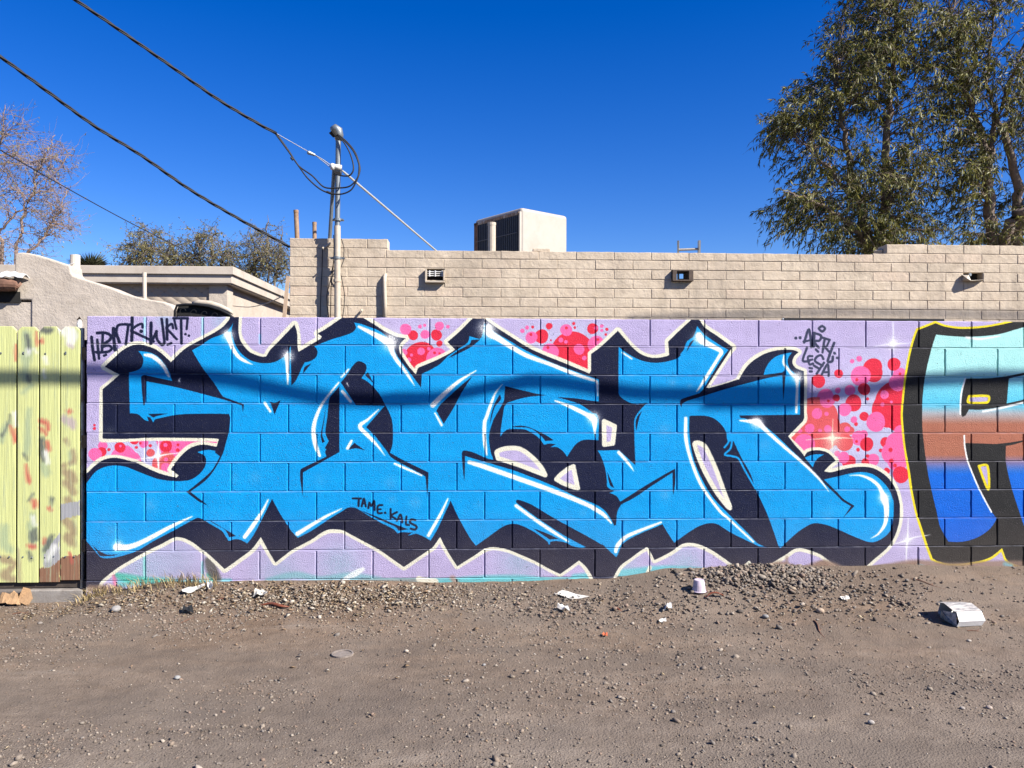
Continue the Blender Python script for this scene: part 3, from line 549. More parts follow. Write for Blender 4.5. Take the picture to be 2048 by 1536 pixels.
GATE_PAINT = [
('V', 'gg', '-3120,1835,56 -3107,1725,70 -3126,1587,49 -3119,1518,35'),
('V', 'gg', '-3233,1226,28 -3266,1175,56 -3286,1106,49'),
('V', 'gg', '-3099,1312,35 -3105,1209,42 -3108,1106,49 -3118,1020,42'),
('V', 'gg', '-3137,1683,49 -3110,1604,28'),
('V', 'gg', '-3086,1484,35 -3139,1432,28'),
('V', 'gg', '-2997,934,63 -2983,882,63'),
('V', 'gg', '-3257,505,56 -3264,402,63 -3224,350,49'),
('V', 'gg', '-2955,400,70 -2969,314,84 -2955,252,63'),
('V', 'gg', '-3077,590,35 -3063,487,35'),
('V', 'gg', '-3090,521,42 -3069,384,42'),
('V', 'gg', '-2822,1020,28 -2815,951,35'),
('V', 'dk', '-3006,1863,49 -2973,1856,42 -2952,1863,35'),
('V', 'dk', '-3114,1821,28 -3100,1759,31.5 -3103,1718,17.5'),
('V', 'dk', '-3106,1546,21 -3099,1512,24.5'),
('V', 'dk', '-3011,1106,35 -3004,1020,49 -2997,968,28'),
('V', 'dk', '-2943,700,28 -2949,651,17.5'),
('V', 'dk', '-2939,445,21 -2962,400,42 -2982,349,35'),
('V', 'dk', '-3083,466,28 -3076,418,35'),
('V', 'dk', '-3056,480,28 -3049,425,28'),
('V', 'dk', '-3131,1010,14 -3111,975,21'),
('V', 'dk', '-3226,1278,10.5 -3243,1209,10.5 -3283,1140,21'),
('V', 'dk', '-3070,734,10.5 -3097,693,14'),
('V', 'dk', '-3096,332,21 -3083,281,17.5'),
('V', 'rd', '-3019,1784,28 -3006,1808,14'),
('V', 'rd', '-3187,1759,14 -3190,1656,14'),
('V', 'rd', '-3053,1845,10.5 -3046,1760,14'),
('V', 'rd', '-3222,1202,14 -3209,1147,21 -3195,1089,17.5'),
('V', 'rd', '-3118,934,14 -3111,882,21 -3097,824,31.5'),
('V', 'rd', '-3018,1237,28 -2978,1223,28 -2971,1182,28'),
('V', 'rd', '-3018,1188,17.5 -2984,1147,21'),
('V', 'rd', '-2974,1089,28 -2967,1037,28'),
('V', 'rd', '-2833,1306,28 -2823,1302,24.5'),
('V', 'rd', '-3064,686,35 -3057,652,35'),
('V', 'rd', '-3090,377,31.5 -3066,370,31.5'),
('V', 'rd', '-2963,638,21 -2949,624,17.5'),
('V', 'rd', '-2814,306,17.5 -2804,279,17.5'),
('V', 'rd', '-3192,1175,10.5 -3189,1106,10.5'),
('V', 'rd', '-2989,424,17.5 -2996,397,17.5'),
('V', 'wh', '-2865,1864,77 -2818,1836,91 -2824,1781,70'),
('V', 'wh', '-2992,1674,28 -2985,1643,35'),
('V', 'wh', '-2999,1588,10.5 -2992,1536,10.5'),
('V', 'wh', '-3199,1291,21 -3192,1209,28'),
('V', 'wh', '-3066,1732,14 -3053,1711,14'),
('V', 'wh', '-2984,1020,35 -2970,951,28'),
('V', 'wh', '-3103,1718,35 -3110,1697,28'),
('V', 'wh', '-3070,573,28 -3056,521,21'),
('V', 'mv', '-2857,1251,56 -2816,1226,63 -2803,1192,35'),
('V', 'mv', '-2831,1761,21 -2804,1747,17.5'),
('V', 'bw', '-2850,1106,28 -2836,1078,21'),
('V', 'bw', '-2802,1030,28 -2795,968,35 -2822,947,28'),
('V', 'bw', '-2866,927,35 -2842,940,21'),
('V', 'bw', '-2856,885,49 -2822,865,70 -2802,830,56'),
('V', 'bw', '-2849,813,49 -2822,789,56 -2801,744,49'),
('V', 'bw', '-2838,692,56 -2815,658,63'),
('V', 'bw', '-2855,555,56 -2814,513,63 -2801,465,49'),
('V', 'bw', '-2834,434,70 -2800,389,56'),
('V', 'bw', '-2855,641,49 -2801,589,42'),
('F', 'gy', '-2995,314! -2892,469! -2891,245! -2995,228!'),
('F', 'gy', '-2885,665! -2757,685! -2757,589! -2885,555!'),
('V', 'wh', '-2968,287,35 -2922,366,42'),
('F', 'bw2', '-2884,293! -2820,306! -2756,313! -2753,106! -2884,107!'),
('F', 'bw2', '-3025,225! -2955,231! -2891,279! -2891,107! -3025,108!'),
('V', 'bw', '-3277,289,49 -3230,275,49 -3196,247,35 -3257,179,63 -3210,151,49'),
('V', 'bw', '-3170,350,10.5 -3156,144,14'),
('V', 'rd', '-2827,327,14 -2814,299,21 -2807,265,14'),
]

def make_image(name, cv):
    im = bpy.data.images.new(name, cv.w, cv.h, alpha=False)
    a = np.ones((cv.h, cv.w, 4), np.float32); a[..., :3] = np.clip(cv.a, 0, 1); im.pixels.foreach_set(a[::-1].ravel()); im.update(); im.pack()
    return im
def painted(name, cv, root, im, warp=.0025, stretch=(1, 1, 1), gain=.62):
    k = NT(name); tc = k.n('ShaderNodeTexCoord'); tc.object = root
    wn = k.n('ShaderNodeTexNoise'); wn.inputs['Scale'].default_value = 90; wn.inputs['Detail'].default_value = 3
    mp = k.n('ShaderNodeMapping'); mp.inputs['Scale'].default_value = stretch; k.l(tc.outputs['Object'], mp.inputs[0]); k.l(mp.outputs[0], wn.inputs[0])
    v1 = k.n('ShaderNodeVectorMath', operation='MULTIPLY_ADD'); k.l(wn.outputs['Color'], v1.inputs[0]); v1.inputs[1].default_value = (warp * 2,) * 3; v1.inputs[2].default_value = (-warp,) * 3
    v2 = k.n('ShaderNodeVectorMath', operation='ADD'); k.l(tc.outputs['Object'], v2.inputs[0]); k.l(v1.outputs[0], v2.inputs[1])
    sx = k.n('ShaderNodeSeparateXYZ'); k.l(v2.outputs[0], sx.inputs[0])
    u = k.mathn('MULTIPLY', k.mathn('SUBTRACT', sx.outputs[0], cv.xl), cv.res / cv.w)
    v = k.mathn('SUBTRACT', 1., k.mathn('MULTIPLY', k.mathn('SUBTRACT', cv.zt, sx.outputs[2]), cv.res / cv.h))
    cx = k.n('ShaderNodeCombineXYZ'); k.l(u, cx.inputs[0]); k.l(v, cx.inputs[1])
    t = k.n('ShaderNodeTexImage'); t.image = im; t.extension = 'EXTEND'; t.interpolation = 'Linear'; k.l(cx.outputs[0], t.inputs[0])
    return k, k.mix(1., t.outputs[0], (gain,) * 3, 'MULTIPLY'), tc.outputs['Object']

# ================================================================ ground
GX = np.array([-14., -5, -3.2, -2.72, -2.6, -2.2, -1.5, -.9, -.3, .3, .9, 1.3, 1.7, 2.4, 3., 3.5, 4.2, 6, 14])
GZ = np.array([.0, .0, .0, .01, .07, .135, .15, .14, .115, .12, .12, .19, .21, .205, .22, .215, .2, .15, .1])
def vnoise(x, y, s, seed):
    r = np.random.default_rng(seed).random((64, 64)); X, Y = x / s, y / s
    i, j = np.floor(X).astype(int), np.floor(Y).astype(int); a, b = X - i, Y - j; a = a * a * (3 - 2 * a); b = b * b * (3 - 2 * b)
    g = lambda p, q: r[p % 64, q % 64]
    return (g(i, j) * (1 - a) + g(i + 1, j) * a) * (1 - b) + (g(i, j + 1) * (1 - a) + g(i + 1, j + 1) * a) * b - .5
def ground_z(x, y):
    x, y = np.asarray(x, float), np.asarray(y, float)
    t = np.clip(1 + y / 1.05, 0, 1) ** 1.5
    z = np.interp(x, GX, GZ) * t * np.where(y > .3, 0., 1.)
    z = z + .05 * np.exp(-(((x - 1.95) / .38) ** 2 + ((y + .16) / .16) ** 2))          # heap of gravel against the wall
    z = z + .022 * vnoise(x, y, .9, 1) + .012 * vnoise(x, y, .27, 2) + .006 * vnoise(x, y, .09, 3)
    z = z + .01 * np.sin(y * 5.2 + .4 * np.sin(x * .7)) * np.clip((-y - 1.2) / .8, 0, 1) * .6   # faint wheel ruts
    return z
def dirt_material():
    k = NT('packed_dirt'); p = world_pos(k)
    n1 = k.noise(.9, 5, .6, p); n2 = k.noise(9, 6, .65, p); n3 = k.noise(130, 3, .6, p)
    c = k.ramp(n2, [(.25, (.098, .077, .060)), (.5, (.136, .108, .086)), (.78, (.182, .149, .121))])
    sp = k.n('ShaderNodeSeparateXYZ'); k.l(p, sp.inputs[0])
    near = k.n('ShaderNodeMapRange'); near.inputs[1].default_value = -1.9; near.inputs[2].default_value = -.3; k.l(k.mathn('ADD', sp.outputs[1], k.mathn('MULTIPLY', n1, .8)), near.inputs[0])
    c = k.mix(near.outputs[0], c, k.ramp(n2, [(.3, (.098, .067, .046)), (.7, (.168, .118, .083))]))     # browner loose soil along the wall
    c = k.mix(k.ramp(n1, [(.42, (0, 0, 0)), (.62, (.45, .45, .45))]), c, (.180, .150, .124))
    c = k.mix(k.ramp(n3, [(.32, (.6, .6, .6)), (.42, (0, 0, 0))]), c, (.050, .041, .035))
    c = k.mix(k.ramp(n3, [(.64, (0, 0, 0)), (.72, (.6, .6, .6))]), c, (.30, .262, .228))
    tr = k.noise(1, 5, .65, p, (.55, 3.2, 1)); c = k.mix(k.ramp(tr, [(.42, (0, 0, 0)), (.60, (.55, .55, .55))]), c, (.098, .079, .065))      # darker gritty strips along the wheel tracks
    c = k.mix(k.ramp(tr, [(.28, (.5, .5, .5)), (.40, (0, 0, 0))]), c, (.205, .170, .140))
    vo = k.n('ShaderNodeTexVoronoi'); vo.inputs['Scale'].default_value = 95; k.l(p, vo.inputs[0])
    b = k.bump(n2, .5, .02); b = k.bump(n3, .8, .008, b); b = k.bump(k.mathn('SUBTRACT', 1., vo.outputs['Distance']), .45, .006, b)
    return k.done(c, .95, b, .12)
M_DIRT = dirt_material()
xs = np.arange(-6.5, 8.01, .03); ys = np.arange(-7.0, .4, .025)
X, Y = np.meshgrid(xs, ys); Z = ground_z(X, Y)
nx, ny = len(xs), len(ys); idx = np.arange(nx * ny).reshape(ny, nx)
Fq = np.stack([idx[:-1, :-1], idx[:-1, 1:], idx[1:, 1:], idx[1:, :-1]], -1).reshape(-1, 4)
V0 = np.stack([X, Y, Z], -1).reshape(-1, 3)
# skirt out to the horizon, same sheet
ex = [-900, 900]; ey = [-900, 900]
cor = np.array([[-900, -900, 0], [900, -900, 0], [900, 900, 0], [-900, 900, 0]], float)
base = len(V0); V0 = np.vstack([V0, cor])
bot, top, lef, rig = idx[0], idx[-1], idx[:, 0], idx[:, -1]
tris = []
def fan(edge, a, b):
    h = len(edge) // 2
    for i in range(len(edge) - 1): tris.append((edge[i], base + (a if i < h else b), edge[i + 1]))
    tris.append((edge[h], base + a, base + b))
fan(bot, 0, 1); fan(rig, 1, 2); fan(top[::-1], 2, 3); fan(lef[::-1], 3, 0)
for e, c in ((bot[0], 0), (bot[-1], 1), (top[-1], 2), (top[0], 3)): pass
gm = bpy.data.meshes.new('ground'); gm.from_pydata(V0.tolist(), [], Fq.tolist() + [tuple(map(int, t)) for t in tris]); gm.materials.append(M_DIRT)
gm.polygons.foreach_set('use_smooth', [True] * len(gm.polygons)); gm.update()
tag(link('ground', gm), 'packed brown dirt alley strewn with gravel', kind='structure')

# ================================================================ painted block wall
def unit_mesh(name, L, H, m, depth=.06, bev=.004, jit=.0012, nx=8, nz=4, seed=0, face=.0007):
    """one masonry unit: front at y=0, centred on x and z, worn uneven edges"""
    r = random.Random(seed); v, f = [], []
    gx = [-L / 2 + bev + (L - 2 * bev) * i / nx for i in range(nx + 1)]; gz = [-H / 2 + bev + (H - 2 * bev) * j / nz for j in range(nz + 1)]
    for z in gz:
        for x in gx: v.append((x, r.uniform(-face, face), z))
    I = lambda i, j: j * (nx + 1) + i
    for j in range(nz):
        for i in range(nx): f.append((I(i, j), I(i + 1, j), I(i + 1, j + 1), I(i, j + 1)))
    ring = [I(i, 0) for i in range(nx)] + [I(nx, j) for j in range(nz)] + [I(i, nz) for i in range(nx, 0, -1)] + [I(0, j) for j in range(nz, 0, -1)]
    prev = ring
    for step, y in ((1, bev), (1, depth)):
        new = []
        for q in ring:
            x, _, z = v[q]; sx = 1 if x > L / 2 - bev - 1e-6 else -1 if x < -L / 2 + bev + 1e-6 else 0; sz = 1 if z > H / 2 - bev - 1e-6 else -1 if z < -H / 2 + bev + 1e-6 else 0
            e = bev + r.uniform(-jit, jit)
            new.append(len(v)); v.append((x + sx * e, y + (r.uniform(-.001, .001) if y == bev else 0), z + sz * e))
        for k in range(len(ring)): q = (k + 1) % len(ring); f.append((prev[q], prev[k], new[k], new[q]))
        prev = new
    f = [tuple(reversed(q)) if len(q) == 4 and q in f[nx * nz:] else q for q in f]
    me = mesh(name, v, f, m, False); return me
wall = tag(empty('block_wall', (0, 0, 0)), 'low concrete block wall covered by a blue and navy graffiti mural', 'wall')
cv = Canvas(-2.72, 5.6, -.06, 1.98, 400, PAL['lav']); cv.run(MURAL)
k, colr, pos = painted('mural_paint', cv, wall, make_image('mural_paint', cv))
fine = k.noise(150, 2, .6, pos); coarse = k.noise(16, 5, .6, pos); mott = k.noise(3.2, 4, .6, pos)
vo = k.n('ShaderNodeTexVoronoi'); vo.inputs['Scale'].default_value = 75; k.l(pos, vo.inputs[0])
pit = k.ramp(k.mathn('ADD', vo.outputs['Distance'], k.mathn('MULTIPLY', k.mathn('SUBTRACT', k.noise(30, 3, .6, pos), .5), .9)), [(.02, (1, 1, 1)), (.10, (0, 0, 0))])
br = k.noise(1.1, 5, .65, pos); rl = k.noise(1, 4, .6, pos, (2.2, 2.2, 14))
c = k.mix(.20, colr, k.ramp(br, [(.3, (.34, .34, .34)), (.7, (.64, .64, .64))]), 'SOFT_LIGHT')
c = k.mix(.14, c, k.ramp(rl, [(.3, (.3, .3, .3)), (.7, (.7, .7, .7))]), 'SOFT_LIGHT')
c = k.mix(.12, c, k.ramp(mott, [(.3, (.30, .30, .30)), (.7, (.70, .70, .70))]), 'OVERLAY')
c = k.mix(k.ramp(fine, [(.30, (.35, .35, .35)), (.44, (0, 0, 0))]), c, k.mix(.6, c, (.03, .03, .04)))
c = k.mix(k.ramp(fine, [(.62, (0, 0, 0)), (.76, (.14, .14, .14))]), c, (.50, .50, .49))
c = k.mix(pit, c, (.05, .047, .05))  # near-black dots paint in the shade inside the pits
b = k.bump(coarse, .25, .012); b = k.bump(fine, .75, .008, b); b = k.bump(k.mathn('SUBTRACT', 1., pit), .8, .004, b)
sz = k.n('ShaderNodeSeparateXYZ'); k.l(pos, sz.inputs[0])
low = k.n('ShaderNodeMapRange'); low.inputs[1].default_value = .62; low.inputs[2].default_value = .12; k.l(k.mathn('ADD', sz.outputs[2], k.mathn('MULTIPLY', k.mathn('SUBTRACT', k.noise(2.6, 6, .7, pos), .5), .55)), low.inputs[0])
c = k.mix(k.mathn('MULTIPLY', low.outputs[0], .13), c, (.235, .185, .150))                       # dust splashed up from the dirt
M_MURAL = k.done(c, .75, b, .12)
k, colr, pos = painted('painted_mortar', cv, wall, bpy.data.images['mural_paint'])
M_JOINT = k.done(k.mix(k.ramp(k.noise(9, 5, .7, pos), [(.35, (.03, .03, .03)), (.65, (.22, .22, .22))]), colr, (.36, .35, .40)), .8, k.bump(k.noise(120, 3, .6, pos), .5, .004), .12)  # pale mix: older light paint plus a sunlit ledge look put into colour
BL, BH, JT = .3885, .2033, .0095
variants = {}
def unit(L, H, key, m, nvar, **kw):
    kk = (key, round(L, 2), round(H, 3), random.randrange(nvar)); L = round(L, 3)
    if kk not in variants: variants[kk] = unit_mesh(key, L, H, m, seed=len(variants), **kw)
    return variants[kk]
XR_END = 5.55
MBm = MB(); MBm.v = [(-2.694, .0055, -.3), (XR_END - .006, .017, -.3), (XR_END - .006, .15, -.3), (-2.694, .15, -.3), (-2.694, .0055, 1.951), (XR_END - .006, .017, 1.951), (XR_END - .006, .15, 1.951), (-2.694, .15, 1.951)]
MBm.f = [(0, 3, 2, 1), (4, 5, 6, 7), (0, 1, 5, 4), (1, 2, 6, 5), (2, 3, 7, 6), (3, 0, 4, 7)]
MBm.obj('mortar', M_MURAL, wall)
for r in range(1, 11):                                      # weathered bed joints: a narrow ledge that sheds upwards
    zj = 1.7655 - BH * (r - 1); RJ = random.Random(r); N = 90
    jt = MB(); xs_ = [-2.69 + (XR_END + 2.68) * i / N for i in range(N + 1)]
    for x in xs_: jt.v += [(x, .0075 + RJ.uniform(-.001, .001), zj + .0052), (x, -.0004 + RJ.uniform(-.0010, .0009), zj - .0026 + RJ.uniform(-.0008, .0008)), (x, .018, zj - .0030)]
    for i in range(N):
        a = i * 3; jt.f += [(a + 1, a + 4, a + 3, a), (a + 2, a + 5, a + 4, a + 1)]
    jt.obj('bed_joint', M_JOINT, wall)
for r in range(11):
    ztop = 1.958 if r == 0 else 1.7655 - BH * (r - 1); zbot = 1.7655 - BH * r
    j0 = -2.298 if r % 2 == 0 else -2.493
    xsj = [-2.70] + [j0 + BL * i for i in range(30) if j0 + BL * i < XR_END - .1] + [XR_END]
    for a, bb in zip(xsj, xsj[1:]):
        L, H = round(bb - a - JT, 2) + .001, ztop - zbot - (JT * .8 if r else JT * .4)
        me = unit(L, H, 'block', M_MURAL, 6, jit=.0014, bev=.0045)
        link('block', me, wall, ((a + bb) / 2 + random.uniform(-.0012, .0012), random.uniform(-.0012, .0012), zbot + JT * .4 + H / 2))

# ================================================================ tan block building behind the wall
M_TAN = None
def tan_masonry():
    k = NT('tan_painted_masonry'); p = world_pos(k)
    oi = k.n('ShaderNodeObjectInfo')
    c = k.ramp(k.noise(7, 6, .65, p), [(.28, (.375, .305, .226)), (.55, (.445, .370, .282)), (.8, (.490, .412, .318))])
    c = k.mix(k.ramp(oi.outputs['Random'], [(0, (.0, .0, .0)), (.86, (.12, .12, .12)), (1, (.42, .42, .42))]), c, (.50, .372, .285))
    c = k.mix(k.ramp(k.noise(1.6, 6, .7, p), [(.46, (0, 0, 0)), (.70, (.7, .7, .7))]), c, (.270, .222, .170))
    c = k.mix(k.ramp(k.noise(1, 5, .7, p, (7, 1, .7)), [(.52, (0, 0, 0)), (.72, (.45, .45, .45))]), c, (.215, .178, .140))
    fine = k.noise(75, 5, .65, p)
    c = k.mix(k.ramp(fine, [(.26, (.75, .75, .75)), (.38, (0, 0, 0))]), c, (.20, .150, .105))
    vo = k.n('ShaderNodeTexVoronoi'); vo.inputs['Scale'].default_value = 16; k.l(p, vo.inputs[0])
    pit = k.ramp(vo.outputs['Distance'], [(.03, (1, 1, 1)), (.055, (0, 0, 0))])
    pm = k.mathn('MULTIPLY', pit, k.ramp(k.noise(1.1, 3, .6, p), [(.55, (0, 0, 0)), (.6, (1, 1, 1))]))
    c = k.mix(pm, c, (.03, .025, .02))
    b = k.bump(k.noise(22, 5, .65, p), .55, .014); b = k.bump(fine, .5, .006, b); b = k.bump(k.mathn('SUBTRACT', 1., pm), .9, .006, b)
    return k.done(c, .85, b, .2)
M_TAN = tan_masonry()
M_BLACK = plain('black_metal', (.012, .012, .013), .55, .2, 40)
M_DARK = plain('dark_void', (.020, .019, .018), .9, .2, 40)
M_GALV = plain('galvanised_steel', (.26, .285, .30), .45, .12, 25, metal=.55, spec=.5)
M_TANMET = plain('tan_painted_metal', (.58, .50, .40), .55, .1, 30, dirt=(.54, .43, .32))
M_RUSTPIPE = plain('rusty_brown_pipe', (.36, .235, .150), .7, .2, 30, dirt=(.24, .125, .06))
M_WHITE = plain('old_white_paint', (.85, .84, .81), .6, .1, 30, dirt=(.6, .56, .5))
BY = 2.85
bld = tag(empty('block_building', (0, BY, 0)), 'tan painted block building with a stepped parapet behind the mural wall', 'building')
# parapet profile: (x from, x to, top)
CO = .1025; Z_TOP = 2.94
vents = [((-0.574, 2.850, 2.607), (-0.383, 2.850, 2.729)), ((2.066, 2.850, 2.624), (2.292, 2.850, 2.734)), ((5.305, 2.850, 2.651), (5.525, 2.850, 2.752))]
BX0, BX1 = -2.02, 7.6
x_step, x_right = -.985, 4.44
def hole_in(a, b, z0, z1):
    return [(p[0], q[0]) for p, q in vents if p[0] < b and q[0] > a and p[2] < z1 - .02 and q[2] > z0 + .02]
row = 0
for r in range(-1, 10):
    zt = Z_TOP - CO * r + (0 if r > -1 else .0); zb = zt - CO
    spans = [(BX0, x_step), (x_right, BX1)] if r == -1 else [(BX0, BX1)]
    if r == 0: spans = [(BX0, BX1)]
    off = 0 if r % 2 else .2035
    for s0, s1 in spans:
        cuts = [s0] + [q for q in (BX0 + off + .407 * i for i in range(1, 30)) if s0 + .06 < q < s1 - .06] + [s1]
        for a, b_ in zip(cuts, cuts[1:]):
            segs = [(a, b_)]
            for h0, h1 in hole_in(a, b_, zb, zt):
                new = []
                for p, q in segs:
                    if h0 - p > .03: new.append((p, min(q, h0)))
                    if q - h1 > .03: new.append((max(p, h1), q))
                segs = new
            for p, q in segs:
                L = round(q - p - .008, 2) + .002
                if L < .03: continue
                H = CO - .0065
                if r == 0 and s0 < (p + q) / 2 and x_step < (p + q) / 2 < x_right: H -= .012
                me = unit(L, H, 'brick', M_TAN, 5, jit=.0022, bev=.004, nx=6, nz=2, face=.0012)
                link('brick', me, bld, ((p + q) / 2, random.uniform(-.0018, .0018), zb + .003 + H / 2))
core = MB()
def core_piece(x0, x1, z0, z1): core.box(x0, x1, .0055, .19, z0, z1)
# wall core built round the two holes that go right through (1: register, 2: open scupper, 3: broken spout)
zb9 = Z_TOP - CO * 10
hs = sorted((p[0], q[0], p[2], q[2]) for p, q in vents)
xx = BX0 + .004
for h0, h1, z0, z1 in hs:
    core_piece(xx, h0, zb9, Z_TOP - .018); core_piece(h0, h1, zb9, z0); core_piece(h0, h1, z1, Z_TOP - .018); xx = h1
core_piece(xx, BX1 - .004, zb9, Z_TOP - .018)
core_piece(BX0 + .004, x_step - .004, Z_TOP - .017, Z_TOP + CO - .006); core_piece(x_right + .004, BX1 - .004, Z_TOP - .017, Z_TOP + CO - .006)
core.obj('mortar', M_TAN, bld)
MB().box(BX0, BX1, -.002, .19, -.05, zb9 + .003).obj('lower_wall', M_TAN, bld)
MB().box(BX0, BX0 + .19, .192, 6.4, -.05, Z_TOP + CO - .008).obj('side_wall', M_TAN, bld)
MB().box(BX0 + .192, BX1, .192, 6.4, 2.32, 2.40).obj('roof_deck', plain('grey_roofing', (.30, .29, .27), .9), bld)
MB().box(BX1 - .19, BX1, .192, 6.4, -.05, Z_TOP - .01).obj('side_wall', M_TAN, bld)
MB().box(BX0, BX1, 6.402, 6.6, -.05, Z_TOP - .6).obj('rear_wall', M_TAN, bld)
# register in the first hole
(a0, _, z0), (a1, _, z1) = vents[0]
v = empty('wall_register', ((a0 + a1) / 2, 0, z0), bld); w2 = (a1 - a0) / 2; h = z1 - z0
MB().box(-w2, w2, .12, .16, 0, h).obj('back', M_DARK, v)
MB().box(-w2 - .014, -w2 + .004, -.045, .05, -.02, h - .012).box(w2 - .012, w2 + .006, -.045, .05, -.008, h - .02).box(-w2 - .012, w2 + .004, -.055, .05, -.032, -.012).obj('frame', M_TANMET, v, bevel=.003)
for i in range(3): MB().box(-w2 + .014, w2 - .014, -.02, -.006, .042 + .021 * i, .050 + .021 * i).obj('louver', M_WHITE, v)
for s in (-.06, 0, w2 - .022): MB().box(s - .006, s + .006, -.026, -.014, .036, .100).obj('bar', M_WHITE, v)
# open scupper sleeve
(a0, _, z0), (a1, _, z1) = vents[1]
v = empty('roof_scupper', ((a0 + a1) / 2, 0, z0), bld); w2 = (a1 - a0) / 2; h = z1 - z0
M_SLV = plain('brown_sleeve', (.105, .075, .058), .8, .3, 25)
MB().box(-w2, -w2 + .045, -.05, .185, 0, h).box(w2 - .05, w2, -.05, .185, .002, h - .01).obj('side_lining', M_SLV, v, bevel=.003)
MB().box(-w2, w2, -.055, .185, -.012, .002).box(-w2, w2, -.03, .185, h - .012, h).obj('lining', M_SLV, v, bevel=.003)
# broken spout
(a0, _, z0), (a1, _, z1) = vents[2]
v = empty('broken_spout', ((a0 + a1) / 2, 0, z0), bld); w2 = (a1 - a0) / 2; h = z1 - z0
MB().box(-w2, w2, .10, .14, 0, h).obj('back', M_DARK, v)
sh = MB().add([(-w2 - .01, -.075, .015), (-w2 + .03, -.085, -.01), (w2 - .03, -.05, .004), (w2 + .02, .02, .012), (-w2 - .02, .02, .0), (-w2 - .03, -.03, .055), (-w2 + .005, .02, .07), (-w2 + .02, -.055, .05)],
              [(0, 1, 2, 3, 4), (0, 4, 6, 5), (0, 5, 7, 1)])
o = sh.obj('bent_flap', M_TANMET, v); s_ = o.modifiers.new('thick', 'SOLIDIFY'); s_.thickness = .004
MB().tube([(-w2 + .045, -.03, .06), (-w2 + .05, -.045, .06)], .018, 10).obj('knob', M_GALV, v)
# conduits and stub on the face
MB().tube([(-1.008, 2.815, 2.148), (-1.009, 2.815, 2.387), (-1.015, 2.815, 2.567), (-1.013, 2.820, 2.631), (-1.010, 2.860, 2.664)], [.021, .021, .021, .022, .02], 10).obj('conduit', M_TANMET, bld, (0, -BY, 0), smooth=True)
MB().tube([(-1.259, 2.870, 2.285), (-1.259, 2.800, 2.262)], .013, 8).obj('stub_pipe', M_TANMET, bld, (0, -BY, 0))

# things on the roof and parapet
def pipe(name, base, top, r, m, label, cat='pipe', cap=True):
    e = tag(empty(name, base), label, cat); b, t = Vector(base), Vector(top); d = t - b
    MB().tube([(0, 0, 0), d], r, 14).obj('pipe', m, e, smooth=False)
    if cap: MB().tube([d - d.normalized() * .03, d + d.normalized() * .004], r * 1.07, 14).obj('rim', m, e)
    return e
pipe('vent_pipe', (-2.037, 3.350, 2.663), (-2.072, 3.350, 3.444), .026, M_RUSTPIPE, 'taller of the two brown pipes standing behind the parapet corner')
pipe('vent_pipe', (-1.861, 3.350, 2.664), (-1.866, 3.350, 3.311), .023, M_RUSTPIPE, 'shorter of the two brown pipes behind the parapet, nearer the mast')
pipe('vent_pipe', (0.134, 3.600, 2.539), (0.132, 3.600, 3.380), .047, M_TANMET, 'short tan vent pipe standing in front of the rooftop cooler')
# rooftop cooler
P0 = Vector((0.581, 5.500, 4.010)); ra = Vector((.80, .60, 0)); rb = Vector((-.60, .80, 0))
ac = tag(empty('rooftop_cooler', (P0.x, P0.y, 2.40), rz=math.atan2(.60, .80)), 'off white rooftop air cooler with a dark grilled side', 'air conditioner')
hh = P0.z - 2.40; LA, LB = .90, 1.12
M_AC = plain('cream_enamel', (.50, .445, .385), .55, .05, 9, dirt=(.45, .395, .33))
MB().box(0, LA, .0, LB, .25, hh).obj('housing', M_AC, ac, bevel=.05, seg=4)
MB().box(-.006, .03, .07, LB - .05, .3, hh - .10).obj('coil', plain('coil_dark', (.018, .019, .026), .6), ac)
g = MB()
for i in range(22): y = .10 + (LB - .2) * i / 21; g.tube([(-.014, y, .3), (-.014, y, hh - .11)], .0035, 4)
for z in (.45, .72, .99, 1.26): g.tube([(-.018, .08, z), (-.018, LB - .06, z)], .005, 4)
g.obj('grille', plain('grille_wire', (.16, .17, .20), .5), ac)
MB().box(-.02, .02, .015, .03, .26, hh - .06).obj('trim', M_AC, ac)
MB().box(-.012, .04, .05, LB, hh - .095, hh - .055).obj('top_trim', plain('flaking_rust', (.30, .20, .14), .8, .5, 25, dirt=(.75, .72, .66)), ac)
MB().box(-.012, .03, LB - .10, LB - .005, .26, hh - .06).obj('corner_trim', plain('rust_brown', (.20, .10, .06), .8, .4, 20), ac)
for x in (.05, LA - .12):
    for y in (.06, LB - .12): MB().box(x, x + .07, y, y + .07, 0, .27).obj('leg', M_GALV, ac)
# ladder leaning on the rear of the parapet
ld = tag(empty('ladder', (2.332, 3.120, 2.221)), 'top of an aluminium ladder poking above the parapet', 'ladder')
l0 = ld.location
M_LAD = plain('aluminium', (.42, .40, .37), .4, .1, 30, metal=.6)
for a, b_ in (((1357, 640), (1357, 481.5)), ((1394.5, 640), (1398.5, 481))):
    p, q = Vector((2.213, 3.120, 2.220)), Vector((2.190, 3.050, 3.092))
    if a[0] > 1380: p, q = Vector((2.428, 3.120, 2.221)), Vector((2.425, 3.050, 3.097))
    MB().box(-.010, .010, -.03, .03, 0, (q - p).length).obj('rail', M_LAD, ld, p - l0, (q - p).to_track_quat('Z', 'Y').to_euler())
for pz in (499.5, 560):
    p, q = (Vector((2.190, 3.060, 2.994)), Vector((2.426, 3.060, 3.005))) if pz < 500 else (Vector((2.199, 3.090, 2.663)), Vector((2.430, 3.090, 2.670)))
    MB().tube([p - l0, q - l0], .014, 8).obj('rung', M_LAD, ld)
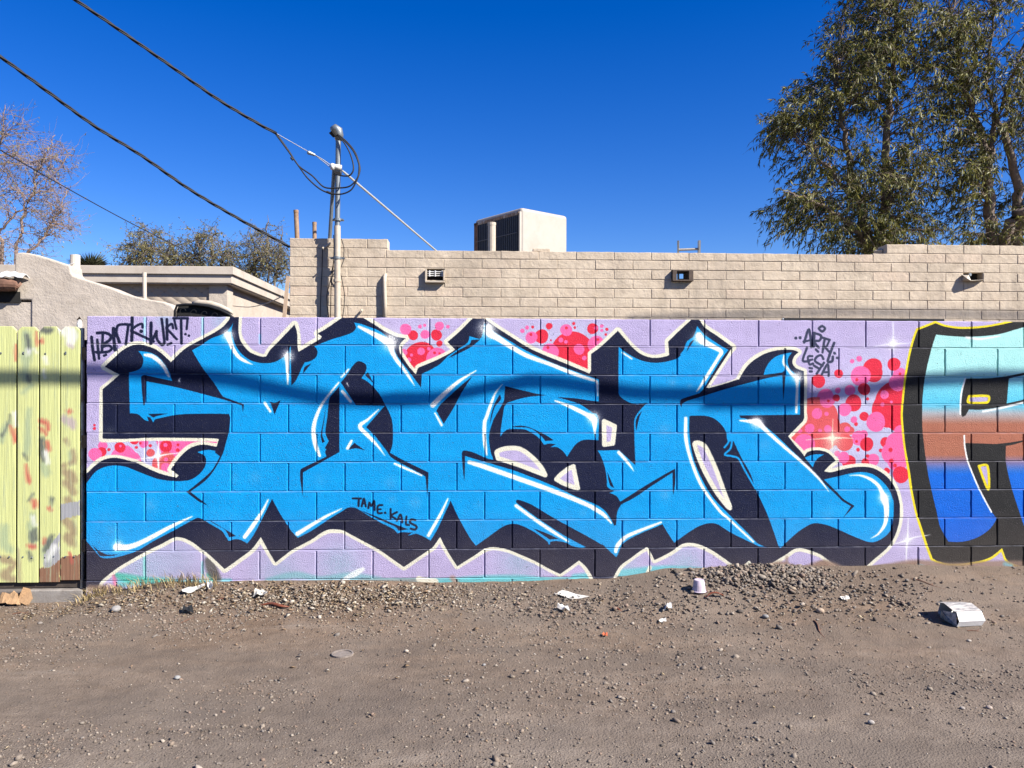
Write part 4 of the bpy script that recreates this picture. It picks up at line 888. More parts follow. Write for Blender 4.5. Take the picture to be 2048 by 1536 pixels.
# loose bricks on the parapet
def loose(px, L, H, rz, ry, label, d=.1):
    me = unit_mesh('loose_brick', L, H, M_TAN, depth=d, seed=77 + int(L * 1000), nx=5, nz=2)
    o = link('loose_brick', me, None, px, (0, ry, rz)); tag(o, label, 'brick'); return o
def closed_brick(loc, L, D, H, rz, ry, label):
    o = MB().box(-L / 2, L / 2, 0, D, -H / 2, H / 2).obj('loose_brick', M_TAN, None, loc, (0, ry, rz), bevel=.006); tag(o, label, 'brick'); return o
closed_brick((0.657, 2.870, 2.944), .185, .09, .034, 0, .01, 'thin brick scrap lying on the parapet in front of the cooler')
closed_brick((4.683, 2.860, 3.000), .385, .10, .086, 0, -.012, 'loose tan block resting at the step of the parapet below the tree')
closed_brick((4.482, 2.950, 2.990), .13, .10, .050, .5, -.3, 'tilted broken chunk of block beside the loose block on the parapet')

# ================================================================ service mast and its wiring
MY = 2.74
m0 = Vector((-1.485, 2.740, 1.851)); m0.z = .2
mast = tag(empty('service_mast', m0), 'grey service mast with weatherhead standing against the tan building', 'mast')
L_ = lambda p: Vector(p) - m0
MB().tube([(0, 0, 0), L_((-1.498, 2.740, 3.151))], .033, 14).obj('lower_conduit', M_TANMET, mast)
MB().tube([L_((-1.498, 2.740, 3.145)), L_((-1.491, 2.740, 4.073))], .027, 14).obj('upper_conduit', M_GALV, mast)
MB().tube([L_((-1.498, 2.740, 2.564)), L_((-1.498, 2.740, 2.590))], .040, 14).obj('coupling', M_TANMET, mast)
whd = MB().tube([L_((-1.489, 2.740, 4.047)), L_((-1.486, 2.740, 4.099)), L_((-1.498, 2.735, 4.144)), L_((-1.527, 2.720, 4.163)), L_((-1.549, 2.700, 4.148))], [.034, .050, .058, .050, .030], 14)
whd.obj('weatherhead', M_GALV, mast, smooth=True)
MB().tube([L_((-1.511, 2.690, 4.077)), L_((-1.544, 2.675, 4.124))], [.030, .040], 12).obj('mouth', M_DARK, mast)
for y, s in ((439.5, .055), (516, .07)):
    c = L_((-1.495, 2.740, 3.216)) if y < 500 else L_((-1.498, 2.740, 2.815))
    MB().tube([c - Vector((0, 0, .012)), c + Vector((0, 0, .012))], .043, 14).box(c.x - s, c.x + s, c.y + .01, c.y + .028, c.z - .009, c.z + .009).tube([c + Vector((s, -.02, 0)), c + Vector((s, .04, 0))], .008, 6).tube([c + Vector((-s, -.02, 0)), c + Vector((-s, .04, 0))], .008, 6).obj('clamp', M_GALV, mast)
ins = L_((-1.508, 2.710, 3.752))
MB().tube([ins + Vector((-.05, -.02, .01)), ins + Vector((.06, -.02, -.005))], .028, 10).tube([ins + Vector((-.03, -.04, .03)), ins + Vector((-.03, -.04, -.03))], .022, 10).obj('insulator', plain('porcelain', (.72, .70, .66), .3), mast, smooth=True)
MB().tube([ins + Vector((-.02, .02, -.02)), ins + Vector((.05, .02, -.02))], .048, 12).obj('collar', M_GALV, mast)
MB().tube([L_((-1.459, 2.780, 3.744)), L_((-1.436, 2.830, 3.732)), L_((-0.561, 4.600, 3.213))], [.008, .012, .011], 8).obj('brace', plain('bright_steel', (.46, .46, .44), .5, .1, 20), mast)
MB().tube([L_((-1.537, 2.750, 3.740)), L_((-1.620, 2.950, 3.010))], .020, 8).obj('brace', M_GALV, mast)
# slack conductors looping from the drop to the weatherhead
M_CABLE = plain('black_cable', (.016, .017, .022), .6, .2, 60)
def curve(ctrl, n=10):
    P = np.array([tuple(c) for c in ctrl], float); return [Vector(p) for p in smooth(P, [False] * len(P), False, n)]
loops = [[(-2.086, 2.550, 4.054), (-1.972, 2.600, 3.892), (-1.875, 2.620, 3.745), (-1.732, 2.620, 3.639), (-1.614, 2.620, 3.527), (-1.471, 2.620, 3.519), (-1.344, 2.600, 3.536), (-1.263, 2.600, 3.630), (-1.256, 2.620, 3.759), (-1.319, 2.660, 3.910), (-1.411, 2.680, 4.019), (-1.524, 2.680, 4.126)],
         [(-2.086, 2.550, 4.038), (-1.972, 2.600, 3.882), (-1.870, 2.620, 3.735), (-1.783, 2.620, 3.618), (-1.655, 2.620, 3.506), (-1.542, 2.620, 3.461), (-1.428, 2.610, 3.455), (-1.329, 2.600, 3.500), (-1.268, 2.600, 3.614), (-1.246, 2.620, 3.728), (-1.299, 2.660, 3.895), (-1.400, 2.680, 4.024), (-1.524, 2.680, 4.121)],
         [(-1.523, 2.680, 3.689), (-1.458, 2.660, 3.659), (-1.353, 2.620, 3.649), (-1.312, 2.620, 3.717), (-1.345, 2.660, 3.863), (-1.411, 2.680, 3.993), (-1.514, 2.680, 4.116)]]
for q in loops: MB().tube([c - m0 for c in curve(q)], .0078, 6).obj('conductor', M_CABLE, mast, smooth=True)
MB().tube([L_((-1.588, 2.620, 3.478)), L_((-1.527, 2.620, 3.456))], .013, 8).obj('splice', M_CABLE, mast)
MB().tube([L_((-1.946, 2.600, 3.821)), L_((-1.926, 2.600, 3.795))], .012, 8).obj('splice', M_CABLE, mast)
# thin loose leads down the face of the building
for q in ([(-1.466, 2.800, 3.026), (-1.439, 2.800, 2.921), (-1.444, 2.800, 2.805), (-1.472, 2.780, 2.696), (-1.459, 2.800, 2.593), (-1.436, 2.820, 2.437), (-1.441, 2.820, 2.305), (-1.462, 2.820, 2.173)],
          [(-1.543, 2.800, 2.793), (-1.573, 2.820, 2.674), (-1.583, 2.820, 2.595), (-1.620, 2.820, 2.436), (-1.614, 2.820, 2.304), (-1.593, 2.820, 2.172)],
          [(-1.549, 2.800, 3.067), (-1.544, 2.800, 2.909), (-1.556, 2.810, 2.699), (-1.578, 2.820, 2.489), (-1.582, 2.820, 2.172)],
          [(-1.593, 2.840, 2.979), (-1.642, 2.820, 2.954), (-1.670, 2.830, 2.913), (-1.675, 2.830, 2.701), (-1.685, 2.830, 2.490), (-1.694, 2.830, 2.172)]):
    MB().tube([c - m0 for c in curve(q, 5)], .0045, 5).obj('lead', M_CABLE, mast, smooth=True)
MB().tube([L_((-1.588, 2.840, 2.990)), L_((-1.664, 2.800, 2.924))], .012, 6).obj('drip_elbow', M_TANMET, mast)

# overhead wires
def strands(name, path, r, n, pitch, label, sag=.0, mats=None, group=None):
    P = [Vector(p) for p in path]; e = tag(empty(name, P[-1]), label, 'cable', group); o = P[-1]
    if len(P) == 2:
        a, b_ = P; P = [a.lerp(b_, t / 60) - Vector((0, 0, sag * 4 * (t / 60) * (1 - t / 60))) for t in range(61)]
    else: P = curve(P, 12)
    # even resample so that the twist is regular
    d = [0.]
    for i in range(1, len(P)): d.append(d[-1] + (P[i] - P[i - 1]).length)
    N = max(20, int(d[-1] / (pitch / 8))); s = np.linspace(0, d[-1], N); A = np.array([tuple(p) for p in P])
    Q = [Vector((np.interp(t, d, A[:, 0]), np.interp(t, d, A[:, 1]), np.interp(t, d, A[:, 2]))) for t in s]
    for k_ in range(n):
        pa = []
        for i, q in enumerate(Q):
            dd = (Q[min(i + 1, N - 1)] - Q[max(i - 1, 0)]).normalized(); sd = dd.cross(Vector((0, 0, 1))).normalized(); u_ = sd.cross(dd)
            th = 2 * math.pi * (s[i] / pitch + k_ / n); pa.append(q - o + (sd * math.cos(th) + u_ * math.sin(th)) * (r * 1.05 if n > 1 else 0))
        MB().tube(pa, r, 5).obj('strand', (mats or [M_CABLE])[k_ % len(mats or [1])], e, smooth=True)
    return e
def extend(a, b_, k_): a, b_ = Vector(a), Vector(b_); return a + (a - b_) * k_
M_BARE = plain('bare_aluminium_wire', (.33, .34, .36), .45, .1, 40, metal=.4)
ea = extend((-3.548, 1.500, 4.852), (-2.175, 2.470, 4.082), 1.2)
strands('service_drop', [ea, (-3.548, 1.500, 4.852), (-3.232, 1.760, 4.675), (-2.900, 2.000, 4.475), (-2.542, 2.240, 4.258), (-2.175, 2.470, 4.082), (-2.081, 2.550, 4.049)], .0085, 3, .55, 'upper twisted black service wire running from the top edge to the mast', mats=[M_CABLE, M_CABLE, M_CABLE])
strands('messenger_wire', [(-2.089, 2.540, 4.050), (-1.787, 2.660, 3.903)], .0045, 1, .3, 'thin bare wire from the upper service wire to its wedge clamp', mats=[M_BARE])
wc = tag(empty('wedge_clamp', (-1.761, 2.680, 3.888)), 'small grey wedge clamp hanging between the wire and the mast', 'clamp')
w0 = wc.location
q1, q2 = Vector((-1.795, 2.660, 3.897)) - w0, Vector((-1.719, 2.680, 3.871)) - w0
MB().tube([q1, q1.lerp(q2, .15), q2], [.013, .021, .013], 8).obj('body', M_GALV, wc)
MB().tube([q2, Vector((-1.644, 2.690, 3.831)) - w0, Vector((-1.543, 2.700, 3.762)) - w0], .006, 6).obj('bail', M_BARE, wc)
MB().tube([q2, Vector((-1.644, 2.690, 3.815)) - w0, Vector((-1.543, 2.700, 3.736)) - w0], .004, 6).obj('bail', M_BARE, wc)
eb = extend((-4.069, 1.300, 4.262), (-3.232, 2.100, 3.669), 1.0)
strands('service_drop', [eb, (-4.069, 1.300, 4.262), (-3.813, 1.550, 4.065), (-3.540, 1.820, 3.856), (-3.224, 2.080, 3.663), (-2.879, 2.340, 3.419), (-2.497, 2.600, 3.198), (-2.018, 2.860, 2.947)], .0085, 3, .5, 'lower twisted black service wire ending at the corner of the tan building', mats=[M_CABLE, M_CABLE, M_CABLE])
ec = extend((-5.344, 3.400, 4.089), (-5.082, 4.200, 3.897), 2.5)
strands('phone_wire', [ec, (-5.344, 3.400, 4.089), (-5.082, 4.200, 3.897), (-4.690, 5.000, 3.651), (-4.117, 5.800, 3.348)], .0065, 1, .4, 'thin single wire sloping down to the flat roofed house')

# ================================================================ cable over the alley that throws the wavy shadow
def shadow_from(x, z, Y, t, y0=0.): return Vector((x, y0, z)) + sdir * t
TS = 4.4
shp = [(-4.130, 0.000, 1.566), (-3.272, 0.000, 1.583), (-2.705, 0.000, 1.585), (-2.099, 0.000, 1.563), (-1.725, 0.000, 1.526), (-1.418, 0.000, 1.461), (-1.109, 0.000, 1.403), (-0.834, 0.000, 1.386), (-0.592, 0.000, 1.383), (-0.349, 0.000, 1.397), (-0.070, 0.000, 1.447), (0.140, 0.000, 1.486), (0.350, 0.000, 1.511), (0.526, 0.000, 1.511), (0.844, 0.000, 1.466), (1.164, 0.000, 1.435), (1.557, 0.000, 1.419), (1.916, 0.000, 1.412), (2.313, 0.000, 1.417), (2.567, 0.000, 1.439), (2.786, 0.000, 1.471), (2.968, 0.000, 1.507), (3.188, 0.000, 1.537), (3.556, 0.000, 1.552), (4.485, 0.000, 1.562)]
cab = [Vector(p) + sdir * TS for p in shp]
ce = tag(empty('phone_cable', cab[0]), 'slack black phone cable with a splice case strung over the alley', 'cable')
MB().tube([c - cab[0] for c in curve(cab, 6)], .030, 8).obj('cable', M_CABLE, ce, smooth=True)
mv = [c + Vector((0, 0, .03 + .02 * math.sin(i * 1.7))) for i, c in enumerate(cab)]
MB().tube([c - cab[0] for c in curve(mv, 6)], .009, 6).obj('messenger', M_CABLE, ce, smooth=True)
sa, sb = Vector((1.621, 0.000, 1.412)) + sdir * TS - cab[0], Vector((2.306, 0.000, 1.415)) + sdir * TS - cab[0]
MB().tube([sa, sa.lerp(sb, .04), sa.lerp(sb, .96), sb], [.035, .052, .052, .035], 12).obj('splice_case', M_BLACK, ce)
c2 = [Vector((1.560, 2.850, 2.194)) + sdir * 8, Vector((2.927, 2.850, 2.262)) + sdir * 8, Vector((4.034, 2.850, 2.296)) + sdir * 8, Vector((5.436, 2.850, 2.283)) + sdir * 8, Vector((7.430, 2.850, 2.230)) + sdir * 8]
pc = tag(empty('power_cable', c2[0]), 'thick black power cable strung high along the alley', 'cable')
MB().tube([c - c2[0] for c in curve(c2, 6)], .017, 8).obj('cable', M_CABLE, pc, smooth=True)
# black steel bar lying along the top of the mural wall
ba, bb_ = Vector((2.172, 0.030, 1.970)), Vector((3.341, 0.030, 1.972))
br = tag(empty('steel_bar', ba), 'long black steel bar lying on top of the mural wall', 'bar')
MB().box(0, (bb_ - ba).length, -.012, .012, -.007, .009).obj('bar', M_BLACK, br)
MB().tube([(.0, 0, .001), (-.012, 0, .001)], .009, 8).obj('bar_end', M_GALV, br)
br.rotation_euler[1] = -math.atan2(bb_.z - ba.z, bb_.x - ba.x)
br.location.z = 1.9585 + .008

# ================================================================ gate of painted pickets at the left
gate = tag(empty('picket_gate', (-2.9, .035, 0)), 'weathered yellow green picket gate left of the mural wall', 'gate')
PAL.update(yg=(.850, .865, .590), gg=(.690, .745, .580), dk=(.360, .380, .370), rd=(.800, .370, .330), wh=(.950, .950, .920), mv=(.750, .680, .690), bw=(.640, .560, .440), bw2=(.570, .420, .330), gy=(.660, .660, .670))
gcv = Canvas(-4.6, -2.70, -.1, 1.95, 320, PAL['yg'])
gcv.run(GATE_PAINT)
off = int(.62 * 320)
for k_ in (1, 2):                                              # boards beyond the frame carry the same worn paint
    src = gcv.a[:, -int(.63 * 320):].copy(); e_ = gcv.w - k_ * int(.63 * 320)
    if e_ - src.shape[1] >= 0: gcv.a[:, e_ - src.shape[1]:e_] = src[:, ::-1]
groot = empty('paint_frame', (0, .035, 0), gate); groot.matrix_parent_inverse = Matrix.Translation((2.9, -.035, 0))
k, colr, pos = painted('gate_paint', gcv, groot, make_image('gate_paint', gcv), .022, (1.1, 1, .16))
oi = k.n('ShaderNodeObjectInfo'); ofs = k.n('ShaderNodeVectorMath', operation='ADD'); k.l(pos, ofs.inputs[0])
cx = k.n('ShaderNodeCombineXYZ'); k.l(k.mathn('MULTIPLY', oi.outputs['Random'], 40.), cx.inputs[1]); k.l(cx.outputs[0], ofs.inputs[1])
gr = k.noise(1, 5, .6, ofs.outputs[0], (95, 40, 3.2)); gr2 = k.noise(1, 6, .75, ofs.outputs[0], (30, 20, 2.2))
c = k.mix(.3, colr, k.ramp(gr, [(.3, (.28, .28, .28)), (.7, (.68, .68, .68))]), 'OVERLAY')
c = k.mix(k.ramp(gr2, [(.54, (0, 0, 0)), (.70, (.8, .8, .8))]), c, (.27, .31, .20))
c = k.mix(k.ramp(gr2, [(.22, (.6, .6, .6)), (.30, (0, 0, 0))]), c, (.46, .46, .37))
c = k.mix(k.ramp(gr, [(.24, (.65, .65, .65)), (.32, (0, 0, 0))]), c, (.10, .085, .06))
M_PICK = k.done(c, .75, k.bump(gr, .5, .006, k.bump(gr2, .3, .006)), .25)
ztop, zbot = 1.885, .135
bxs = [((-3.327, 0.035, 1.381), (-3.189, 0.035, 1.381)), ((-3.176, 0.035, 1.381), (-3.035, 0.035, 1.381)), ((-3.025, 0.035, 1.381), (-2.892, 0.035, 1.381)), ((-2.886, 0.035, 1.381), (-2.758, 0.035, 1.382))]
bxs = [(a[0], b_[0]) for a, b_ in bxs]
wB = bxs[1][1] - bxs[1][0]
for i in range(1, 5): bxs.insert(0, (bxs[0][0] - wB - .012, bxs[0][0] - .012))
for i, (a, b_) in enumerate(bxs):
    d = .026; dz = random.uniform(-.006, .006); zb_ = zbot + random.uniform(-.012, .008); bow = random.uniform(-.004, .004)
    xz = [(a, zb_), (b_, zb_), (b_ - .003, (zb_ + ztop) / 2), (b_ + bow * .3, ztop - d * 1.1 + dz), (b_ - d, ztop + dz), (a + d, ztop + dz), (a + bow * .3, ztop - d * 1.1 + dz), (a + .002, (zb_ + ztop) / 2)]
    MB().prism([(x + 2.9, z) for x, z in xz], 0, .017).obj('picket', M_PICK, gate, (0, random.uniform(-.003, .003), 0), bevel=.0025)
for z in (.33, 1.05, 1.66): MB().box(bxs[0][0] + 2.9, bxs[-1][1] + 2.93, .021, .06, z, z + .088).obj('rail', plain('bare_wood_rail', (.16, .115, .08), .8, .3, 25), gate)
M_POST = plain('galvanised_post', (.42, .44, .46), .35, .2, 18, metal=.8, spec=.5, dirt=(.22, .17, .13))
MB().tube([((-2.755, 0.060, 0.030)[0] + 2.9, .035, .03), ((-2.760, 0.060, 1.866)[0] + 2.9, .035, 1.88)], .015, 12).obj('post', M_POST, gate, smooth=False)
MB().box(bxs[0][0] + 2.9, bxs[-1][1] + 2.93, .022, .055, .085, .128).obj('bottom_rail', plain('dark_wood', (.075, .058, .047), .85, .3, 25), gate)
for z in (.30, .303, 1.70, 1.704):
    for a, b_ in bxs: MB().tube([((a + b_) / 2 + 2.9 + (.03 if int(z * 1000) % 2 else -.03), -.0045, z + random.uniform(-.01, .01)), ((a + b_) / 2 + 2.9 + (.03 if int(z * 1000) % 2 else -.03), .004, z)], .0055, 6).obj('nail', M_GALV, gate)
MB().box(bxs[0][0] + 2.9, bxs[-1][1] + 2.925, .062, .068, .13, 1.80).obj('dark_gap_sheet', M_DARK, gate)  # dark sheet added behind the pickets so their gaps look deeply shaded
# dark gap filler behind (yard side of the gate) and kerb blocks under it
M_CONC = plain('grey_concrete', (.33, .30, .27), .9, .15, 14, bump=.6, dist=.004, dirt=(.22, .19, .165))
M_CONCD = plain('stained_concrete', (.17, .15, .135), .9, .2, 14, bump=.6, dist=.004)
for i, (a, b_, m, lab) in enumerate((((-3.084, 0.000, 0.049), (-2.725, 0.000, 0.046), M_CONC, 'pale concrete kerb block under the gate next to the mural wall'), ((-3.467, 0.000, 0.053), (-3.092, 0.000, 0.049), M_CONCD, 'dark stained concrete kerb block under the gate by the paper bag'))):
    H = .175; me = unit_mesh('kerb_block', b_[0] - a[0], H, m, depth=.15, seed=200 + i, bev=.006)
    o = link('kerb_block', me, None, ((a[0] + b_[0]) / 2, .0 + .012, -.01)); tag(o, lab, 'kerb block')
    me.transform(Matrix.Identity(4))
# shard of broken pottery on top of the post
sp = tag(empty('broken_pot', (-2.789, 0.090, 1.885)), 'broken white pottery shard perched above the gate post', 'shard')
MB().tube([(0, 0, 0), (0, 0, .02), (.004, 0, .055)], [.016, .017, .010], 10).obj('body', M_WHITE, sp)
MB().add([(-.022, 0, .050), (.004, -.01, .078), (.026, 0, .040), (.004, .012, .052)], [(0, 1, 3), (1, 2, 3), (0, 3, 2, 1)]).obj('rim', plain('brown_glaze', (.33, .25, .18), .5), sp)

# ================================================================ stucco wing wall at the left
M_STUC = None
k = NT('tan_stucco'); p = world_pos(k)
c = k.ramp(k.noise(3.5, 6, .65, p), [(.3, (.330, .282, .232)), (.7, (.410, .356, .300))])
c = k.mix(k.ramp(k.noise(1.2, 5, .7, p), [(.5, (0, 0, 0)), (.72, (.55, .55, .55))]), c, (.44, .385, .33))
M_STUC = k.done(c, .9, k.bump(k.noise(60, 5, .7, p), .5, .008, k.bump(k.noise(9, 4, .6, p), .35, .03)), .15)
SY = 1.2
prof = [(-2.559, 1.200, 2.010), (-2.564, 1.200, 2.111), (-2.597, 1.200, 2.157), (-2.671, 1.200, 2.186), (-2.828, 1.200, 2.210), (-2.985, 1.200, 2.251), (-3.104, 1.200, 2.301), (-3.228, 1.200, 2.342), (-3.338, 1.200, 2.374), (-3.404, 1.200, 2.395), (-3.425, 1.200, 2.424), (-3.433, 1.200, 2.482), (-3.523, 1.200, 2.511), (-3.609, 1.200, 2.539), (-3.695, 1.200, 2.568), (-3.776, 1.200, 2.584), (-3.825, 1.200, 2.589), (-3.862, 1.200, 2.587), (-3.884, 1.200, 2.570), (-3.886, 1.200, 2.482), (-3.885, 1.200, 2.190), (-3.751, 1.200, 2.191), (-3.750, 1.200, 1.940)]
xz = [(p_[0], p_[2]) for p_ in prof]
xz = [(xz[0][0], -.05)] + xz + [(xz[-1][0], -.05)]
stw = tag(empty('stucco_wall', (0, SY, 0)), 'tan stucco wall with a sloping top behind the picket gate', 'wall')
MB().prism(list(reversed(xz)), 0, .20).obj('sloped_wall', M_STUC, stw, bevel=.018, seg=3)
lw = [(-4.651, 1.200, 2.475), (-3.746, 1.200, 1.940)]
MB().box(lw[0][0], lw[1][0] + .03, .013, .19, -.05, (-3.922, 1.200, 2.173)[2]).box(lw[0][0], (-3.887, 1.200, 2.357)[0] + .03, .015, .185, (-3.922, 1.200, 2.174)[2], (-3.922, 1.200, 2.386)[2]).obj('low_wall', M_STUC, stw)
sc_ = empty('scupper', (-3.922, 1.200, 2.294), stw); sc_.location = Vector((-3.922, 1.200, 2.294)) - stw.location
MB().tube([(-.5, -.07, .01), (.02, -.07, .015), (.095, -.06, .012), (.108, -.05, .0)], [.055, .055, .048, .03], 14).obj('clay_pipe', plain('rusty_clay', (.20, .105, .07), .8, .35, 22, dirt=(.42, .33, .26)), sc_)
MB().box(-.5, .085, -.003, .012, -.125, -.035).obj('opening_shade', M_DARK, sc_)  # flat near-black slab paints the shade of an open hole
fl = MB(); R5 = random.Random(5)
gx = [-.10 + .033 * i for i in range(9)]
for j in range(4):
    for i, x in enumerate(gx): fl.v.append((x + R5.uniform(-.006, .006), -.115 + .035 * j + R5.uniform(-.004, .004), .075 + .028 * math.sin(j * .9) + R5.uniform(-.008, .014) + (.045 - abs(i - 3.5) * .012) * (j / 3)))
for j in range(3):
    for i in range(8): fl.f.append((j * 9 + i, j * 9 + i + 1, j * 9 + i + 10, j * 9 + i + 9))
o = fl.obj('torn_membrane', plain('dull_membrane', (.62, .61, .59), .8), sc_); s_ = o.modifiers.new('thick', 'SOLIDIFY'); s_.thickness = .006
pv = pipe('vent_pipe', (-3.501, 1.420, 2.325), (-3.504, 1.420, 2.606), .040, plain('cream_pipe', (.66, .59, .50), .55, .08, 12), 'wide cream pipe standing at the step of the sloping stucco wall', cap=False)
MB().tube([(-.03, -.043, .19), (0, -.047, .20), (.012, -.048, .21)], .004, 6).obj('hook', M_WHITE, pv)
pipe('vent_pipe', (-2.946, 1.500, 2.186), (-2.949, 1.500, 2.467), .017, plain('cream_pipe_thin', (.62, .54, .45), .55, .08, 12), 'slim cream pipe behind the sloping stucco wall')
# arched iron grille beside it
AY = 1.0
ag = tag(empty('arched_grille', (0, AY, 0)), 'dark arched iron grille with a pale rim showing above the block wall', 'grille')
arc = [Vector(q) for q in ((-2.493, 1.000, 1.974), (-2.490, 1.000, 2.089), (-2.474, 1.000, 2.134), (-2.402, 1.000, 2.142), (-2.317, 1.000, 2.141), (-2.217, 1.000, 2.127), (-2.128, 1.000, 2.099), (-2.055, 1.000, 2.063), (-2.015, 1.000, 2.030), (-1.990, 1.000, 1.977))]
MB().tube([q - Vector((0, AY, 0)) for q in arc], .011, 8).obj('iron_frame', M_BLACK, ag, smooth=True)
MB().prism([(q.x, q.z) for q in reversed(arc)], .03, .04).obj('backing', M_DARK, ag)
rim = [Vector(q) + Vector((0, 0, 0)) for q in ((-2.357, 1.020, 2.153), (-2.304, 1.020, 2.163), (-2.215, 1.020, 2.154), (-2.135, 1.020, 2.130), (-2.062, 1.020, 2.097), (-2.029, 1.020, 2.069))]
MB().tube([q - Vector((0, AY, 0)) for q in rim], [.014, .022, .024, .022, .018, .008], 8).obj('rim', M_TANMET, ag, smooth=True)
for i in range(4):
    c0 = Vector((-2.414, 0.990, 2.088)) + Vector((.085 * i, -AY, -.012 * i))
    sw = [c0 + Vector((math.cos(t * .55) * (.012 + .0035 * t), 0, math.sin(t * .55) * (.012 + .0035 * t))) for t in range(12)]
    MB().tube(sw, .0028, 5).obj('scroll', M_BLACK, ag)

# ================================================================ flat roofed house behind
HY = 5.0
hs_ = tag(empty('flat_roof_house', (0, HY, 0)), 'tan flat roofed house with a wide fascia behind the stucco wall', 'house')
M_FASC = plain('tan_fascia_paint', (.62, .54, .45), .6, .06, 6, dirt=(.50, .42, .34))
hr = (-3.285, 5.000, 3.055); hl = -9.5; rz_ = hr[2]
x1 = hr[0]
zA, zB = rz_ - (-3.285, 5.000, 2.948)[2], rz_ - (-3.284, 5.000, 2.835)[2]
MB().box(hl, x1, 0, 7, rz_ - zA, rz_).obj('upper_fascia', M_FASC, hs_, bevel=.006)
MB().box(hl, x1 - .03, .03, 6.97, rz_ - zB, rz_ - zA).obj('lower_fascia', M_FASC, hs_, bevel=.006)
MB().box(hl, x1 - .05, .05, 6.95, rz_ - zB - .012, rz_ - zB).obj('soffit', M_FASC, hs_)
# wall with pressed scale pattern
k = NT('scale_pattern_render'); p = world_pos(k); mp = k.n('ShaderNodeMapping'); mp.inputs['Scale'].default_value = (6, 1, 9); k.l(p, mp.inputs[0])
sep = k.n('ShaderNodeSeparateXYZ'); k.l(mp.outputs[0], sep.inputs[0])
dia = k.mathn('ADD', k.mathn('ABSOLUTE', k.mathn('SINE', k.mathn('MULTIPLY', k.mathn('ADD', sep.outputs[0], sep.outputs[2]), 3.1416))), k.mathn('ABSOLUTE', k.mathn('SINE', k.mathn('MULTIPLY', k.mathn('SUBTRACT', sep.outputs[0], sep.outputs[2]), 3.1416))))
c = k.mix(k.ramp(dia, [(.25, (1, 1, 1)), (.55, (0, 0, 0))]), (.30, .25, .20), (.22, .18, .14))
M_SCALE = k.done(c, .9, k.bump(dia, .6, .012), .15)
MB().box(hl, x1 - .15, .15, .33, -.05, rz_ - zB - .013).obj('front_wall', M_SCALE, hs_)
MB().box(x1 - .36, x1 - .12, .12, .36, -.05, rz_ - zB - .014).obj('corner_pier', M_STUC, hs_)
MB().box(x1 - .36, x1 - .15, .365, 6.4, -.05, rz_ - zB - .014).obj('side_wall', M_STUC, hs_)
stk = tag(empty('wooden_stake', (-2.051, 2.750, 2.163)), 'pale wooden stake leaning by the corner of the tan building', 'stake')
MB().box(-.018, .018, -.01, .01, 0, .46).obj('stake', plain('pale_wood', (.55, .40, .28), .8, .15, 25), stk, rot=(0, .09, 0))
strands('side_wire', [(-3.353, 5.200, 2.549), (-2.948, 4.600, 2.478), (-2.509, 3.800, 2.448), (-2.075, 2.800, 2.420)], .006, 1, .3, 'short drooping wire between the flat roofed house and the stake', mats=[M_TANMET])

# ================================================================ trees
def leaf_material(name, a, b_, trans=.35):
    k = NT(name); at = k.n('ShaderNodeAttribute', attribute_name='tint')
    c = k.mix(at.outputs['Fac'], a, b_)
    k.l(c, k.b.inputs['Base Color']); k.b.inputs['Roughness'].default_value = .5; k.b.inputs['Specular IOR Level'].default_value = .35
    tr = k.n('ShaderNodeBsdfTranslucent'); k.l(c, tr.inputs[0]); mx = k.n('ShaderNodeMixShader'); mx.inputs[0].default_value = trans
    k.l(k.b.outputs[0], mx.inputs[1]); k.l(tr.outputs[0], mx.inputs[2]); k.l(mx.outputs[0], k.o.inputs[0])
    return k.m
def np_tubes(paths, n=4):
    """paths: list of (pts (k,3), radii (k,)); returns verts, quads"""
    V, F_, b = [], [], 0
    for P, R in paths:
        P = np.asarray(P, float); R = np.asarray(R, float); K = len(P)
        D = np.gradient(P, axis=0); D /= np.linalg.norm(D, axis=1)[:, None] + 1e-9
        a = np.where(np.abs(D[:, 2:3]) < .9, [[0, 0, 1.]], [[1., 0, 0]]); S = np.cross(D, a); S /= np.linalg.norm(S, axis=1)[:, None] + 1e-9; U = np.cross(S, D)
        t = np.arange(n) / n * 2 * np.pi
        ring = P[:, None] + (S[:, None] * np.cos(t)[None, :, None] + U[:, None] * np.sin(t)[None, :, None]) * R[:, None, None]
        V.append(ring.reshape(-1, 3)); i = np.arange(K - 1)[:, None] * n; q = np.arange(n)[None]; q2 = (q + 1) % n
        F_.append(np.stack([i + q, i + q2, i + n + q2, i + n + q], -1).reshape(-1, 4) + b); b += K * n
    return np.vstack(V), np.vstack(F_)
